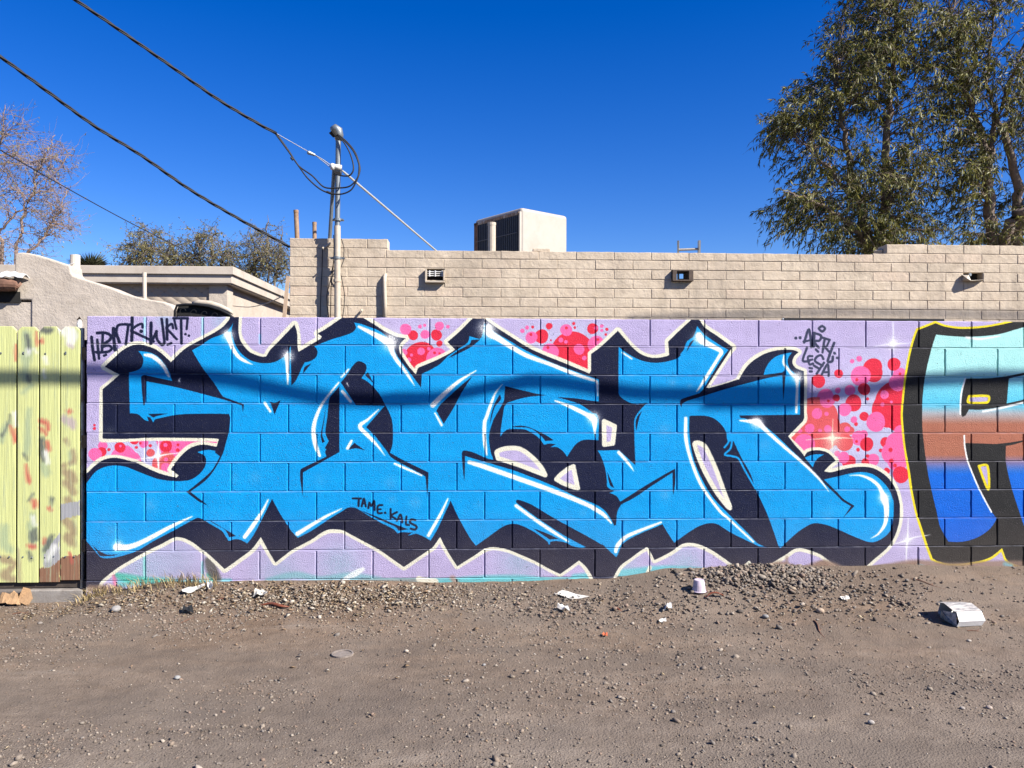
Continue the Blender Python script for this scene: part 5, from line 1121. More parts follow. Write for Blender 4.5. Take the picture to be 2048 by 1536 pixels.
def tree(name, label, cat, base, limbs, blobs, ntips, mats, leaf, twig=.5, ntw=4, seed=1, group=None, tipr=.004, wood=None, lean=(0, 0, 0), btop=.020, bend=.25):
    """limbs: list of (polyline, r0, r1) in world space; blobs: (centre, radii, weight); leaf: dict(n, L, w, droop, curl) or None"""
    r = np.random.default_rng(seed); base = np.array(base, float)
    e = tag(empty(name, base), label, cat, group)
    paths, samp, sr = [], [], []
    for P, ra_, rb_ in limbs:
        Q = smooth(np.array(P, float), [False] * len(P), False, 8); s = np.linspace(0, 1, len(Q))
        Q[1:-1] += r.normal(0, .02, (len(Q) - 2, 3)); R = ra_ + (rb_ - ra_) * s ** .8
        paths.append((Q - base, R)); samp.append(Q); sr.append(R)
    V_, F_ = np_tubes(paths, 8); link('trunk', bigmesh('trunk', V_, F_, mats[0], True), e)
    samp, sr = np.vstack(samp), np.concatenate(sr)
    ws = np.array([b_[2] for b_ in blobs], float); ws /= ws.sum(); br, lv, lt = [], [], []
    for _ in range(ntips):
        c, rad, _w = blobs[r.choice(len(blobs), p=ws)]
        u = r.normal(size=3); u /= np.linalg.norm(u); tip = np.array(c) + u * np.array(rad) * r.random() ** .42
        d = samp - tip; dist = np.linalg.norm(d * [1, 1, .8], axis=1) + np.where(d[:, 2] > .2, 1.5, 0)
        j = np.argmin(dist + r.random(len(dist)) * .5); st = samp[j]; mid = (st + tip) / 2 + np.array([0, 0, bend * np.linalg.norm(tip - st)]) * r.uniform(.3, 1) + r.normal(0, .06, 3)
        t = np.linspace(0, 1, 7)[:, None]; P = (1 - t) ** 2 * st + 2 * t * (1 - t) * mid + t * t * tip; P[1:-1] += r.normal(0, .015, (5, 3))
        ln = np.linalg.norm(tip - st); rb0 = min(sr[j] * .6, .006 + .010 * ln, btop)
        br.append((P - base, np.linspace(rb0, tipr, 7)))
        dirn = P[-1] - P[-3]; dirn /= np.linalg.norm(dirn) + 1e-9
        for q in range(ntw):
            s0 = P[-1 - r.integers(0, 4)]; dv = dirn * .7 + r.normal(0, .55, 3) + np.array(lean); dv /= np.linalg.norm(dv); L = twig * r.uniform(.5, 1.15)
            tt = np.linspace(0, 1, 5)[:, None]; T = s0 + dv * L * tt + np.array([0, 0, -1]) * (leaf['droop'] if leaf else -.15) * L * tt ** 2
            T[1:] += r.normal(0, .012, (4, 3))
            br.append((T - base, np.linspace(tipr, tipr * .4, 5)))
            if leaf:
                for _k in range(leaf['n']):
                    a = r.random(); i0 = min(int(a * 4), 3); pt = T[i0] + (T[i0 + 1] - T[i0]) * (a * 4 - i0)
                    ld = (T[i0 + 1] - T[i0]) / (np.linalg.norm(T[i0 + 1] - T[i0]) + 1e-9) * .6 + r.normal(0, .6, 3) + np.array([0, 0, -leaf['hang']]) + np.array(leaf.get('wind', (0, 0, 0)))
                    ld /= np.linalg.norm(ld); lv.append(np.r_[pt, ld]); lt.append(r.random())
    V_, F_ = np_tubes(br, 3); link('branches', bigmesh('branches', V_, F_, wood or mats[0], True), e)
    if leaf and lv:
        A = np.array(lv); n = len(A); pt, ld = A[:, :3] - base, A[:, 3:]
        rv = r.normal(size=(n, 3)); sd = np.cross(ld, rv); sd /= np.linalg.norm(sd, axis=1)[:, None] + 1e-9; nm = np.cross(sd, ld)
        L = leaf['L'] * r.uniform(.6, 1.25, (n, 1)); w = leaf['w'] * r.uniform(.7, 1.2, (n, 1))
        p0 = pt; p3 = pt + ld * L + np.array([0, 0, -.18]) * L; m = pt + ld * L * .45 + nm * w * .25
        VV = np.stack([p0, m + sd * w / 2, p3, m - sd * w / 2], 1).reshape(-1, 3); i = np.arange(n)[:, None] * 4
        FF = (np.concatenate([i, i + 1, i + 2, i, i + 2, i + 3], 1)).reshape(-1, 3)
        tint = np.repeat(np.clip(np.array(lt), 0, 1), 4)[:, None] * np.ones((1, 3))
        link('crown', bigmesh('crown', VV, FF, mats[1], False, tint), e)
    return e
M_BARK = plain('grey_brown_bark', (.24, .18, .14), .9, .3, 14, bump=.8, dist=.01)
M_BARKD = plain('dark_bark', (.22, .175, .14), .9, .3, 14, bump=.8, dist=.01)
M_TWIG = plain('reddish_twig', (.32, .23, .19), .85, .2, 20)
M_LEAF = leaf_material('willow_leaf', (.020, .036, .013), (.215, .195, .040))
M_LEAF2 = leaf_material('mesquite_leaf', (.085, .090, .034), (.23, .205, .085))
TY = 8.6
def T_(px, py, dy=0.): return None
tb = (8.105, 9.600, 1.600)
limbs = [([(tb[0], tb[1], 0), (7.743, 9.600, 3.986), (7.588, 9.600, 4.978), (7.133, 9.400, 6.299), (6.836, 9.200, 7.487)], .17, .02),
         ([(tb[0], tb[1], 0), (7.946, 9.600, 3.988), (8.045, 9.600, 5.183), (8.037, 9.500, 6.642), (8.184, 9.500, 8.326), (8.225, 9.400, 9.855)], .16, .02),
         ([(tb[0] + 2.2, tb[1] + .3, 0), (10.384, 9.800, 3.840), (10.140, 9.600, 5.410), (9.916, 9.500, 6.574), (9.543, 9.400, 7.324), (9.111, 9.200, 8.795)], .17, .02),
         ([(10.109, 9.600, 5.609), (10.222, 9.500, 6.778), (10.066, 9.500, 7.571), (10.147, 9.400, 9.015)], .07, .015),
         ([(tb[0] + 2.3, tb[1] + .3, 0), (10.853, 9.800, 4.047), (10.758, 9.600, 5.418), (10.357, 9.400, 6.449), (10.234, 9.400, 6.843), (10.860, 9.400, 8.536)], .15, .02),
         ([(tb[0] + 2.3, tb[1] + .3, 0), (10.503, 9.600, 4.412), (10.870, 9.400, 4.973), (11.707, 9.300, 6.143), (12.722, 9.300, 7.938)], .15, .02),
         ([(7.763, 9.600, 4.185), (7.041, 9.200, 4.688), (6.265, 9.000, 5.017), (5.684, 9.000, 5.200)], .06, .012),
         ([(7.588, 9.600, 4.978), (6.644, 9.200, 5.745), (6.013, 9.100, 6.282)], .05, .012)]
def bl(p, rx, ry, rz2, w): return (p, (rx, ry, rz2), w)
blobs = [bl((7.235, 9.400, 5.615), 1.15, 1.3, 1.1, 1.6), bl((6.391, 9.300, 6.547), .72, 1.0, .9, .9), bl((6.198, 9.300, 4.894), .62, .9, .55, .8), bl((7.230, 9.400, 7.477), .92, 1.3, .9, 1.3),
         bl((7.677, 9.400, 8.761), .80, 1.3, .95, 1.1), bl((8.793, 9.500, 7.943), 1.3, 1.5, 1.4, 2.0), bl((8.799, 9.500, 5.862), 1.3, 1.4, 1.2, 1.7), bl((10.324, 9.500, 6.680), 1.3, 1.4, 1.5, 1.7),
         bl((10.250, 9.400, 8.523), 1.3, 1.4, 1.3, 1.6), bl((10.296, 9.600, 4.711), 1.5, 1.2, .8, 1.2), bl((7.892, 9.500, 4.465), 1.6, 1.0, .5, 1.3), bl((12.380, 9.500, 7.215), 1.6, 1.5, 2.2, 2.2), bl((8.224, 9.400, 10.248), 2.2, 1.6, 1.0, 1.5), bl((5.760, 9.200, 6.503), .30, .6, .35, .35)]
tree('willow_leaf_tree', 'tall dense tree with long narrow leaves rising behind the tan building', 'tree', (tb[0], tb[1], 0), limbs, blobs, 1250, (M_BARK, M_LEAF), dict(n=14, L=.120, w=.025, droop=.35, hang=.55, wind=(-.25, 0, 0)), .55, 4, seed=3)
# bare tree at the left edge
b0 = (-8.264, 8.500, 1.547)
limbs = [([(b0[0], b0[1], 0), (-8.183, 8.500, 3.307), (-8.014, 8.500, 4.453), (-7.703, 8.400, 5.310), (-7.448, 8.400, 5.839)], .045, .006), ([(-8.183, 8.500, 3.483), (-7.700, 8.400, 3.997), (-7.359, 8.400, 4.526), (-7.189, 8.400, 4.967)], .028, .005),
         ([(b0[0], b0[1], 0), (-8.398, 8.500, 3.481), (-8.529, 8.500, 4.447), (-8.446, 8.500, 5.591), (-8.363, 8.500, 6.384)], .045, .006), ([(-8.485, 8.500, 4.096), (-8.042, 8.400, 4.518), (-7.617, 8.400, 4.961), (-7.105, 8.400, 5.581)], .024, .005),
         ([(-8.440, 8.500, 3.305), (-9.127, 8.500, 4.352), (-9.470, 8.500, 5.400)], .03, .006)]
blobs = [bl((-7.843, 8.500, 4.719), .62, .7, .75, 1.6), bl((-8.275, 8.500, 5.594), .45, .7, .75, 1.2), bl((-7.501, 8.500, 5.429), .30, .5, .35, .5), bl((-8.184, 8.500, 3.835), .7, .6, .35, .8), bl((-9.213, 8.500, 4.877), .7, .8, 1.0, 1.0), bl((-7.455, 8.500, 4.371), .3, .5, .35, .6)]
tree('bare_tree', 'leafless reddish twigged tree at the left edge behind the stucco wall', 'tree', (b0[0], b0[1], 0), limbs, blobs, 330, (M_TWIG, M_LEAF2), dict(n=1, L=.05, w=.02, droop=-.25, hang=.5), .42, 5, seed=8, tipr=.0036, wood=M_TWIG, btop=.009)
# three thinly leaved trees over the house roof
for i, (cx_, lab, sd, lf, sc3) in enumerate(((300, 'thin olive leaved tree over the flat roof, leftmost of three', 21, 6, 1.0), (420, 'thin olive leaved tree over the flat roof, middle of three', 22, 4, 1.0), (535, 'half bare olive tree beside the corner of the tan building', 23, 3, 1.0))):
    Yd = 13.2 + .3 * i
    bb0 = ((-7.824, 13.200, 1.572), (-6.526, 13.500, 1.577), (-5.234, 13.800, 1.582))[i]
    tops = (((-8.240, 13.200, 4.889), (-7.718, 13.200, 5.251), (-7.250, 13.200, 5.018)), ((-6.952, 13.500, 5.200), (-6.417, 13.500, 5.327), (-6.118, 13.500, 4.967)), ((-5.670, 13.800, 5.398), (-5.245, 13.800, 5.649), (-4.879, 13.800, 5.407)))[i]
    mids = (((-8.005, 13.200, 3.943), (-7.808, 13.200, 4.182), (-7.539, 13.200, 3.947)), ((-6.711, 13.500, 3.994), (-6.509, 13.500, 4.238), (-6.294, 13.500, 3.998)), ((-5.484, 13.800, 3.922), (-5.241, 13.800, 4.293), (-5.034, 13.800, 4.049)))[i]
    lm = [([(bb0[0], bb0[1], 0), m_, t_], .06, .004) for m_, t_ in zip(mids, tops)]
    cc = (((-7.832, 13.200, 4.656), (-8.239, 13.200, 4.415), (-7.249, 13.200, 4.424)), ((-6.534, 13.500, 4.721), (-6.950, 13.500, 4.355), (-6.116, 13.500, 4.362)), ((-5.303, 13.800, 4.786), (-5.606, 13.800, 4.290), (-4.937, 13.800, 4.419)))[i]
    bs = [bl(cc[0], .60, .8, .62, 1.5), bl(cc[1], .50, .6, .45, 1), bl(cc[2], .50, .6, .48, 1)]
    tree('olive_leaved_tree', lab, 'tree', (bb0[0], bb0[1], 0), lm, bs, 150 if i < 2 else 190, (M_BARKD, M_LEAF2), dict(n=lf + 2, L=.060, w=.022, droop=.1, hang=.3), .42, 5, seed=sd, tipr=.0045, wood=M_BARKD, btop=.02, group='olive trees over the flat roof')
# palm tip
pb = (-10.135, 15.000, 1.574)
pt_ = tag(empty('palm_tree', (pb[0], pb[1], 0)), 'palm fronds just showing above the flat roof beside the wide pipe', 'palm')
ph = (-10.143, 15.000, 4.363)[2]
MB().tube([(0, 0, 0), (0.02, 0, ph)], [.16, .12], 10).obj('trunk', M_BARK, pt_)
M_PALM = leaf_material('palm_leaf', (.06, .075, .035), (.16, .16, .08), .2)
rr = np.random.default_rng(4); VV, FF, TT = [], [], []
for i in range(18):
    az = rr.uniform(0, 6.28); el = rr.uniform(.3, 1.35); L = rr.uniform(.35, .55); d = np.array([math.cos(az) * math.cos(el), math.sin(az) * math.cos(el), math.sin(el)]); sd = np.array([-math.sin(az), math.cos(az), 0])
    for q in range(13):
        a = (q - 6) * .17; dv = d * math.cos(a) + sd * math.sin(a); p0 = np.array([0, 0, ph]) + d * .12; p1 = p0 + dv * L; w_ = np.cross(dv, [0.3, .2, 1]); w_ /= np.linalg.norm(w_); b_ = len(VV)
        VV += [p0, p0 + dv * L * .5 + w_ * .012, p1 + np.array([0, 0, -.05]), p0 + dv * L * .5 - w_ * .012]; FF += [(b_, b_ + 1, b_ + 2), (b_, b_ + 2, b_ + 3)]; TT += [rr.random()] * 4
link('crown', bigmesh('crown', np.array(VV), np.array(FF), M_PALM, False, np.array(TT)[:, None] * np.ones((1, 3))), pt_)

# ================================================================ gravel, litter and debris
M_PEB = None
k = NT('pebbles'); at = k.n('ShaderNodeAttribute', attribute_name='tint'); p = world_pos(k)
c = k.mix(.35, at.outputs['Color'], k.ramp(k.noise(160, 3, .6, p), [(.3, (.25, .25, .25)), (.7, (.75, .75, .75))]), 'OVERLAY')
M_PEB = k.done(c, .85, k.bump(k.noise(220, 3, .6, p), .4, .003), .2)
TONE = np.array([(.150, .122, .098), (.165, .128, .098), (.115, .092, .074), (.205, .172, .140), (.080, .066, .055), (.165, .118, .090), (.180, .148, .118), (.135, .117, .102)])
OCT = np.array([(1, 0, 0), (-1, 0, 0), (0, 1, 0), (0, -1, 0), (0, 0, 1), (0, 0, -1)], float)
OCF = np.array([(0, 2, 4), (2, 1, 4), (1, 3, 4), (3, 0, 4), (2, 0, 5), (1, 2, 5), (3, 1, 5), (0, 3, 5)])
gphi = (1 + 5 ** .5) / 2
ICO = np.array([(-1, gphi, 0), (1, gphi, 0), (-1, -gphi, 0), (1, -gphi, 0), (0, -1, gphi), (0, 1, gphi), (0, -1, -gphi), (0, 1, -gphi), (gphi, 0, -1), (gphi, 0, 1), (-gphi, 0, -1), (-gphi, 0, 1)]) / 1.9
ICF = np.array([(0, 11, 5), (0, 5, 1), (0, 1, 7), (0, 7, 10), (0, 10, 11), (1, 5, 9), (5, 11, 4), (11, 10, 2), (10, 7, 6), (7, 1, 8), (3, 9, 4), (3, 4, 2), (3, 2, 6), (3, 6, 8), (3, 8, 9), (4, 9, 5), (2, 4, 11), (6, 2, 10), (8, 6, 7), (9, 8, 1)])
def stones(name, xy, rad, base, faces, flat=.62, sink=.35, tone=None, seed=1, lift=None):
    r = np.random.default_rng(seed); n = len(xy); B = len(base)
    V_ = base[None] * (1 + r.uniform(-.32, .32, (n, B, 1))) + r.normal(0, .10, (n, B, 3))
    V_ = V_ * np.stack([r.uniform(.75, 1.35, n), r.uniform(.75, 1.35, n), r.uniform(.45, .85, n) * flat / .62], -1)[:, None, :]
    th = r.uniform(0, 6.28, n); c_, s_ = np.cos(th)[:, None], np.sin(th)[:, None]; tl = r.normal(0, .3, n)[:, None]
    x = V_[..., 0] * c_ - V_[..., 1] * s_; y = V_[..., 0] * s_ + V_[..., 1] * c_; z = V_[..., 2] + x * tl
    z0 = ground_z(xy[:, 0], xy[:, 1]) + (lift if lift is not None else 0)
    V_ = np.stack([x * rad[:, None] + xy[:, 0:1], y * rad[:, None] + xy[:, 1:2], z * rad[:, None] + z0[:, None] + rad[:, None] * (sink - .1)], -1).reshape(-1, 3)
    F_ = (faces[None] + (np.arange(n) * B)[:, None, None]).reshape(-1, 3)
    t = (TONE if tone is None else tone); col = t[r.integers(0, len(t), n)] * r.uniform(.78, 1.25, (n, 1))
    return bigmesh(name, V_, F_, M_PEB, False, np.repeat(np.clip(col, 0, 1), B, 0))
def in_view(x, y, mg=1.3): return (np.abs(x - .05 * (y + 5.4)) < .70 * (y + 5.387) + mg) & (y < -.012)
def scatter(n, x0, x1, y0, y1, dens, seed):
    r = np.random.default_rng(seed); x = r.uniform(x0, x1, n); y = r.uniform(y0, y1, n); keep = in_view(x, y) & (r.random(n) < dens(x, y)); keep &= ~((x < -2.70) & (y > -.0)); return np.c_[x, y][keep]
def clump(x, y): return np.clip(.42 + 1.7 * vnoise(x, y, .55, 31) + .9 * vnoise(x, y, .16, 32), 0.04, 1)
def wallband(x, y): return np.exp(-((y + .30) / .28) ** 2)
d1 = lambda x, y: np.clip(clump(x, y) * (.30 + .30 * wallband(x, y)) * (.5 + 1.6 * np.clip(vnoise(x * .22, y * 1.3, .34, 45) + .35, 0, 1)) + .45 * np.exp(-((y + 2.55) / .18) ** 2) * np.clip(vnoise(x, y, .5, 40) * 2 + .5, 0, 1), 0, 1)
xy = scatter(260000, -5, 6.2, -3.5, 0, d1, 51); r_ = np.random.default_rng(52)
tag(link('fine_gravel', stones('fine_gravel', xy, r_.lognormal(math.log(.0042), .40, len(xy)).clip(.0022, .011), OCT, OCF, seed=53)), 'fine gravel scattered over the dirt alley', 'gravel', kind='stuff')
xy = scatter(3400, -5, 6.2, -3.5, 0, lambda x, y: np.clip(clump(x, y) * .8, 0, 1), 54)
tag(link('coarse_gravel', stones('coarse_gravel', xy, r_.lognormal(math.log(.0090), .30, len(xy)).clip(.006, .022), ICO, ICF, seed=55)), 'coarser pebbles lying about the dirt alley', 'gravel', kind='stuff')
def heap(cx, cy, sx, sy, n, seed, rm, name, label, tone=None, h=.05):
    r = np.random.default_rng(seed); q = r.normal(size=(n, 2)) * [sx, sy] + [cx, cy]; q = q[(q[:, 1] < -.02)]
    rad = r.lognormal(math.log(rm), .35, len(q)).clip(rm * .45, rm * 2.6)
    lf = np.abs(r.normal(0, 1, len(q))) * h * .3 * np.exp(-(((q[:, 0] - cx) / sx) ** 2 + ((q[:, 1] - cy) / sy) ** 2) / 2)
    tag(link(name, stones(name, q, rad, ICO, ICF, seed=seed + 1, tone=tone, lift=lf)), label, 'gravel', kind='stuff')
heap(1.93, -.16, .24, .085, 1500, 61, .0100, 'gravel_heap', 'heap of crushed grey stone piled against the mural wall')
heap(2.25, -.36, .55, .20, 900, 63, .0078, 'gravel_spill', 'stones spilled from the heap towards the white carton')
heap(-.9, -.26, .55, .13, 1300, 65, .0070, 'stone_litter', 'stones and chips along the foot of the wall', tone=np.array([(.19, .152, .112), (.24, .20, .155), (.15, .112, .078), (.11, .083, .062), (.28, .245, .20)]))
heap(.75, -.42, .5, .15, 800, 67, .0062, 'stone_litter', 'small stones below the cup along the wall')
# flat chips, dead leaves, bark
def chips(name, n, sx, sy, cx, cy, L, seed, tones, label, curl=.25):
    r = np.random.default_rng(seed); q = r.normal(size=(n, 2)) * [sx, sy] + [cx, cy]; q = q[(q[:, 1] < -.02)]; n = len(q)
    th = r.uniform(0, 6.28, n); a = np.c_[np.cos(th), np.sin(th), r.normal(0, .18, n)]; b_ = np.c_[-np.sin(th), np.cos(th), r.normal(0, .25, n)]
    l_ = (L * r.lognormal(0, .4, n))[:, None]; w_ = l_ * r.uniform(.22, .5, (n, 1)); o = np.c_[q, ground_z(q[:, 0], q[:, 1]) + .004 + r.random(n) * .008]
    up_ = np.array([0, 0, 1.]) * l_ * curl * r.random((n, 1))
    V_ = np.stack([o - a * l_ / 2, o + b_ * w_ / 2 + up_, o + a * l_ / 2, o - b_ * w_ / 2 + up_ * .4, o + np.array([0, 0, -.003])], 1).reshape(-1, 3); i = (np.arange(n) * 5)[:, None]
    F_ = np.concatenate([i + 0, i + 3, i + 1, i + 1, i + 3, i + 2, i + 0, i + 1, i + 4, i + 1, i + 2, i + 4, i + 2, i + 3, i + 4, i + 3, i + 0, i + 4], 1).reshape(-1, 3)
    t = np.array(tones); col = t[r.integers(0, len(t), n)] * r.uniform(.75, 1.2, (n, 1))
    tag(link(name, bigmesh(name, V_, F_, M_PEB, False, np.repeat(col, 5, 0))), label, 'debris', kind='stuff')
DRY = [(.27, .205, .125), (.29, .235, .16), (.165, .11, .066), (.30, .262, .21), (.13, .088, .055), (.23, .155, .097)]
chips('dead_leaves', 1500, .55, .16, -1.05, -.22, .026, 71, DRY, 'dead leaves and wood chips heaped at the foot of the mural wall')
chips('dead_leaves', 500, .35, .12, -2.35, -.22, .024, 72, DRY, 'dry leaf scraps below the left end of the mural wall')
chips('wood_chips', 900, 2.6, .40, .6, -.5, .018, 73, DRY + [(.30, .27, .23), (.20, .17, .145)], 'scattered bark and leaf scraps along the alley edge')
chips('straw_scraps', 500, 2.4, .8, .6, -1.9, .014, 74, DRY + [(.28, .25, .21)], 'tiny straw scraps in the middle of the alley')
# dry grass at the left end of the wall
r = np.random.default_rng(81); GV, GF, GT = [], [], []
for i in range(430):
    x = r.choice([r.normal(-2.38, .16), r.normal(-1.98, .10), r.normal(-2.62, .05)]); y = -abs(r.normal(.02, .05)) - .012; h = r.uniform(.03, .10) * (1.25 if x > -2.2 else 1)
    z = float(ground_z(x, y)); th = r.uniform(0, 6.28); d = np.array([math.cos(th), -abs(math.sin(th)) * .7, 0]) * r.uniform(.2, 1.2) * h; s = np.array([-math.sin(th), math.cos(th), 0]) * .0022; b_ = len(GV)
    p0 = np.array([x, y, z - .01]); p1 = p0 + d * .35 + [0, 0, h * .7]; p2 = p0 + d + [0, 0, h]
    GV += [p0 - s, p0 + s, p1 + s * .8, p1 - s * .8, p2]; GF += [(b_, b_ + 1, b_ + 2), (b_, b_ + 2, b_ + 3), (b_ + 3, b_ + 2, b_ + 4)]; GT += [np.array((.31, .235, .12)) * r.uniform(.6, 1.25)] * 5
tag(link('dry_grass', bigmesh('dry_grass', np.array(GV), np.array(GF), M_PEB, False, np.array(GT))), 'tufts of dry grass at the left foot of the mural wall', 'grass', kind='stuff')

def gz(x, y): return float(ground_z(x, y))
def spot(q): return (q[0], q[1], gz(q[0], q[1]))
# single stones
ST = [((2.154, -0.606), .030, (.44, .33, .24), 'round tan stone with a long shadow left of the white carton'), ((1.781, -0.665), .024, (.27, .26, .25), 'flat grey stone below the gravel heap'),
      ((2.088, -0.335), .026, (.40, .31, .22), 'tan stone on top of the gravel heap'), ((-0.406, -1.071), .016, (.50, .42, .34), 'pale stone in mid alley right of the round lid'),
      ((-1.533, -1.410), .020, (.30, .295, .285), 'grey stone in the left half of the alley'), ((-2.307, -0.400), .038, (.30, .28, .265), 'broad flat grey stone near the left end of the wall'),
      ((1.720, -2.078), .017, (.42, .38, .34), 'pale stone low in the alley at right centre'), ((2.864, -1.000), .014, (.48, .42, .36), 'small pale stone just below the white carton'),
      ((2.369, -1.907), .016, (.46, .37, .31), 'pinkish stone near the right edge of the alley'), ((2.243, -1.905), .013, (.38, .33, .29), 'small stone beside the pinkish stone at the right'),
      ((0.025, -1.288), .012, (.27, .26, .25), 'lone small grey stone in mid alley'), ((0.448, -1.182), .013, (.40, .34, .28), 'small tan stone with a twig in mid alley'),
      ((1.755, -1.979), .011, (.35, .31, .27), 'little stone above the pale stone at right centre')]
for i, (q, rad, cl, lab) in enumerate(ST):
    r = np.random.default_rng(300 + i); b1 = ICO.copy(); fs = [tuple(f_) for f_ in ICF]
    me = mesh('stone', b1 * (1 + r.uniform(-.16, .16, (12, 1))) * rad * np.array([1.15, 1, .72]), fs, None, True)
    me.materials.append(plain('stone_%d' % i, cl, .85, .2, 60, bump=.5, dist=.003)); o = link('stone', me, None, (q[0], q[1], gz(*q) + rad * .38), (0, 0, r.uniform(0, 6)))
    sb = o.modifiers.new('sub', 'SUBSURF'); sb.levels = sb.render_levels = 2
    tag(o, lab, 'stone')
# white carton
M_CART = None
k = NT('white_card'); p = k.pos(); c = k.ramp(k.noise(20, 5, .6, p), [(.3, (.50, .485, .47)), (.7, (.58, .57, .555))])
M_CART = k.done(c, .6, k.bump(k.noise(14, 3, .6, p), .3, .01), .3)
k = NT('faded_printed_card'); p = k.pos(); st = k.noise(1, 4, .7, p, (14, 60, 40))
c = k.mix(k.ramp(st, [(.40, (0, 0, 0)), (.60, (1, 1, 1))]), (.42, .39, .36), (.16, .155, .16)); M_CARTP = k.done(c, .65, k.bump(k.noise(14, 3, .6, p), .3, .01), .3)
q = (2.999, -0.783)
ct = tag(empty('takeout_carton', spot(q), rz=.10), 'dented white card takeout carton lying on the dirt at right', 'carton')
Lc, cs = .168, [(0, 0), (-.016, .034), (.004, .088), (.085, .112), (.150, .100), (.165, .045), (.145, 0)]
n = len(cs)
body = MB(); body.v = [(-Lc / 2 + (.004 if i in (1, 4) else 0), y, z) for i, (y, z) in enumerate(cs)] + [(Lc / 2 + (.012 if i == 1 else 0), y, z) for i, (y, z) in enumerate(cs)]
body.f = [(0, 1, 1 + n, n), (1, 2, 2 + n, 1 + n), (4, 5, 5 + n, 4 + n), (5, 6, 6 + n, 5 + n), (6, 0, n, 6 + n), tuple(n + i for i in range(n))]
o = body.obj('carton_body', M_CART, ct, (0, -.01, .004)); s_ = o.modifiers.new('thick', 'SOLIDIFY'); s_.thickness = .0016
lid = MB(); lid.v = [(-Lc / 2 - .012, .001, .0895), (Lc / 2 - .002, .001, .0905), (Lc / 2 - .004, .082, .1135), (-Lc / 2 - .02, .088, .1185), (Lc / 2 - .012, .150, .102), (-Lc / 2 - .026, .152, .108)]
lid.f = [(0, 1, 2, 3), (3, 2, 4, 5)]
o = lid.obj('lid', M_CARTP, ct, (0, -.01, .005)); s_ = o.modifiers.new('thick', 'SOLIDIFY'); s_.thickness = .0016
MB().add([(-Lc / 2, .0, 0), (-Lc / 2 - .03, .03, .02), (-Lc / 2 - .035, .09, .075), (-Lc / 2 - .004, .145, .0), (-Lc / 2, .004, .08)], [(0, 1, 2, 3), (0, 4, 2, 1)]).obj('end_flap', M_CARTP, ct, (0, -.01, .004))
# upturned cup
q = (1.463, -0.313)
cp = tag(empty('plastic_cup', spot(q)), 'upturned pale pink plastic cup standing by the gravel heap', 'cup')
M_CUP = plain('pale_pink_plastic', (.70, .58, .68), .45, .06, 25, dirt=(.50, .42, .45))
NS = 24; prof_ = [(.046, 0), (.0465, .006), (.044, .008), (.0425, .022), (.036, .066), (.0335, .078), (.029, .0805), (.010, .078)]
me = MB(); me.v = [(rr_ * math.cos(6.2832 * i / NS), rr_ * math.sin(6.2832 * i / NS), z) for rr_, z in prof_ for i in range(NS)]
me.f = [(a * NS + i, a * NS + (i + 1) % NS, (a + 1) * NS + (i + 1) % NS, (a + 1) * NS + i) for a in range(len(prof_) - 1) for i in range(NS)] + [tuple((len(prof_) - 1) * NS + i for i in range(NS))]
me.obj('cup_body', M_CUP, cp, smooth=False); MB().tube([(.0475 * math.cos(6.2832 * i / NS), .0475 * math.sin(6.2832 * i / NS), .004) for i in range(NS + 1)], .003, 6).obj('rim', M_CUP, cp, smooth=True)
# paper sheet
def sheet(name, quad, m, label, cat, nx=10, ny=6, amp=.008, seed=1, thick=.0008):
    r = np.random.default_rng(seed); A = np.array([spot(q_) for q_ in quad]); mb = MB()
    for j in range(ny + 1):
        for i in range(nx + 1):
            u, w_ = i / nx, j / ny; x, y = ((1 - u) * (1 - w_) * A[0] + u * (1 - w_) * A[1] + u * w_ * A[2] + (1 - u) * w_ * A[3])[:2]
            mb.v.append((x, y, gz(x, y) + .006 + amp * (vnoise(np.array(u * 3.1 + seed), np.array(w_ * 2.3), 1, seed) + .5) + amp * .6 * abs(u - .5)))
    mb.f = [(j * (nx + 1) + i, j * (nx + 1) + i + 1, (j + 1) * (nx + 1) + i + 1, (j + 1) * (nx + 1) + i) for j in range(ny) for i in range(nx)]
    c0 = A.mean(0); mb.v = [tuple(np.array(v_) - c0) for v_ in mb.v]; o = mb.obj(name, m, None, c0); s_ = o.modifiers.new('thick', 'SOLIDIFY'); s_.thickness = thick; tag(o, label, cat); return o
M_PAPER = plain('white_paper', (.70, .67, .62), .8, .06, 20, dirt=(.52, .46, .40))
sheet('paper_sheet', ((0.592, -0.322), (0.732, -0.293), (0.562, -0.199), (0.500, -0.238)), M_PAPER, 'flat white sheet of paper lying below the teal foot of the wall', 'paper', seed=3)
sheet('paper_scrap', ((0.495, -0.494), (0.570, -0.560), (0.565, -0.494), (0.510, -0.472)), M_PAPER, 'crumpled white wrapper below the paper sheet', 'scrap', amp=.035, seed=5)
sheet('paper_scrap', ((1.164, -0.577), (1.224, -0.555), (1.230, -0.493), (1.190, -0.521)), plain('grey_foil', (.55, .55, .56), .4, .2, 40), 'crumpled grey foil scrap below the cup', 'scrap', amp=.04, seed=6)
sheet('paper_scrap', ((1.106, -0.688), (1.152, -0.692), (1.158, -0.653), (1.123, -0.658)), M_PAPER, 'small white paper chip under the foil scrap', 'scrap', amp=.012, seed=7)
sheet('paper_scrap', ((2.365, -0.454), (2.425, -0.447), (2.437, -0.402), (2.372, -0.417)), M_PAPER, 'small white scrap right of the gravel heap', 'scrap', amp=.012, seed=8)
sheet('paper_scrap', ((0.726, -0.859), (0.756, -0.873), (0.764, -0.828), (0.740, -0.828)), plain('orange_plastic', (.62, .13, .05), .5), 'tiny orange plastic scrap in mid alley', 'scrap', amp=.012, seed=9)
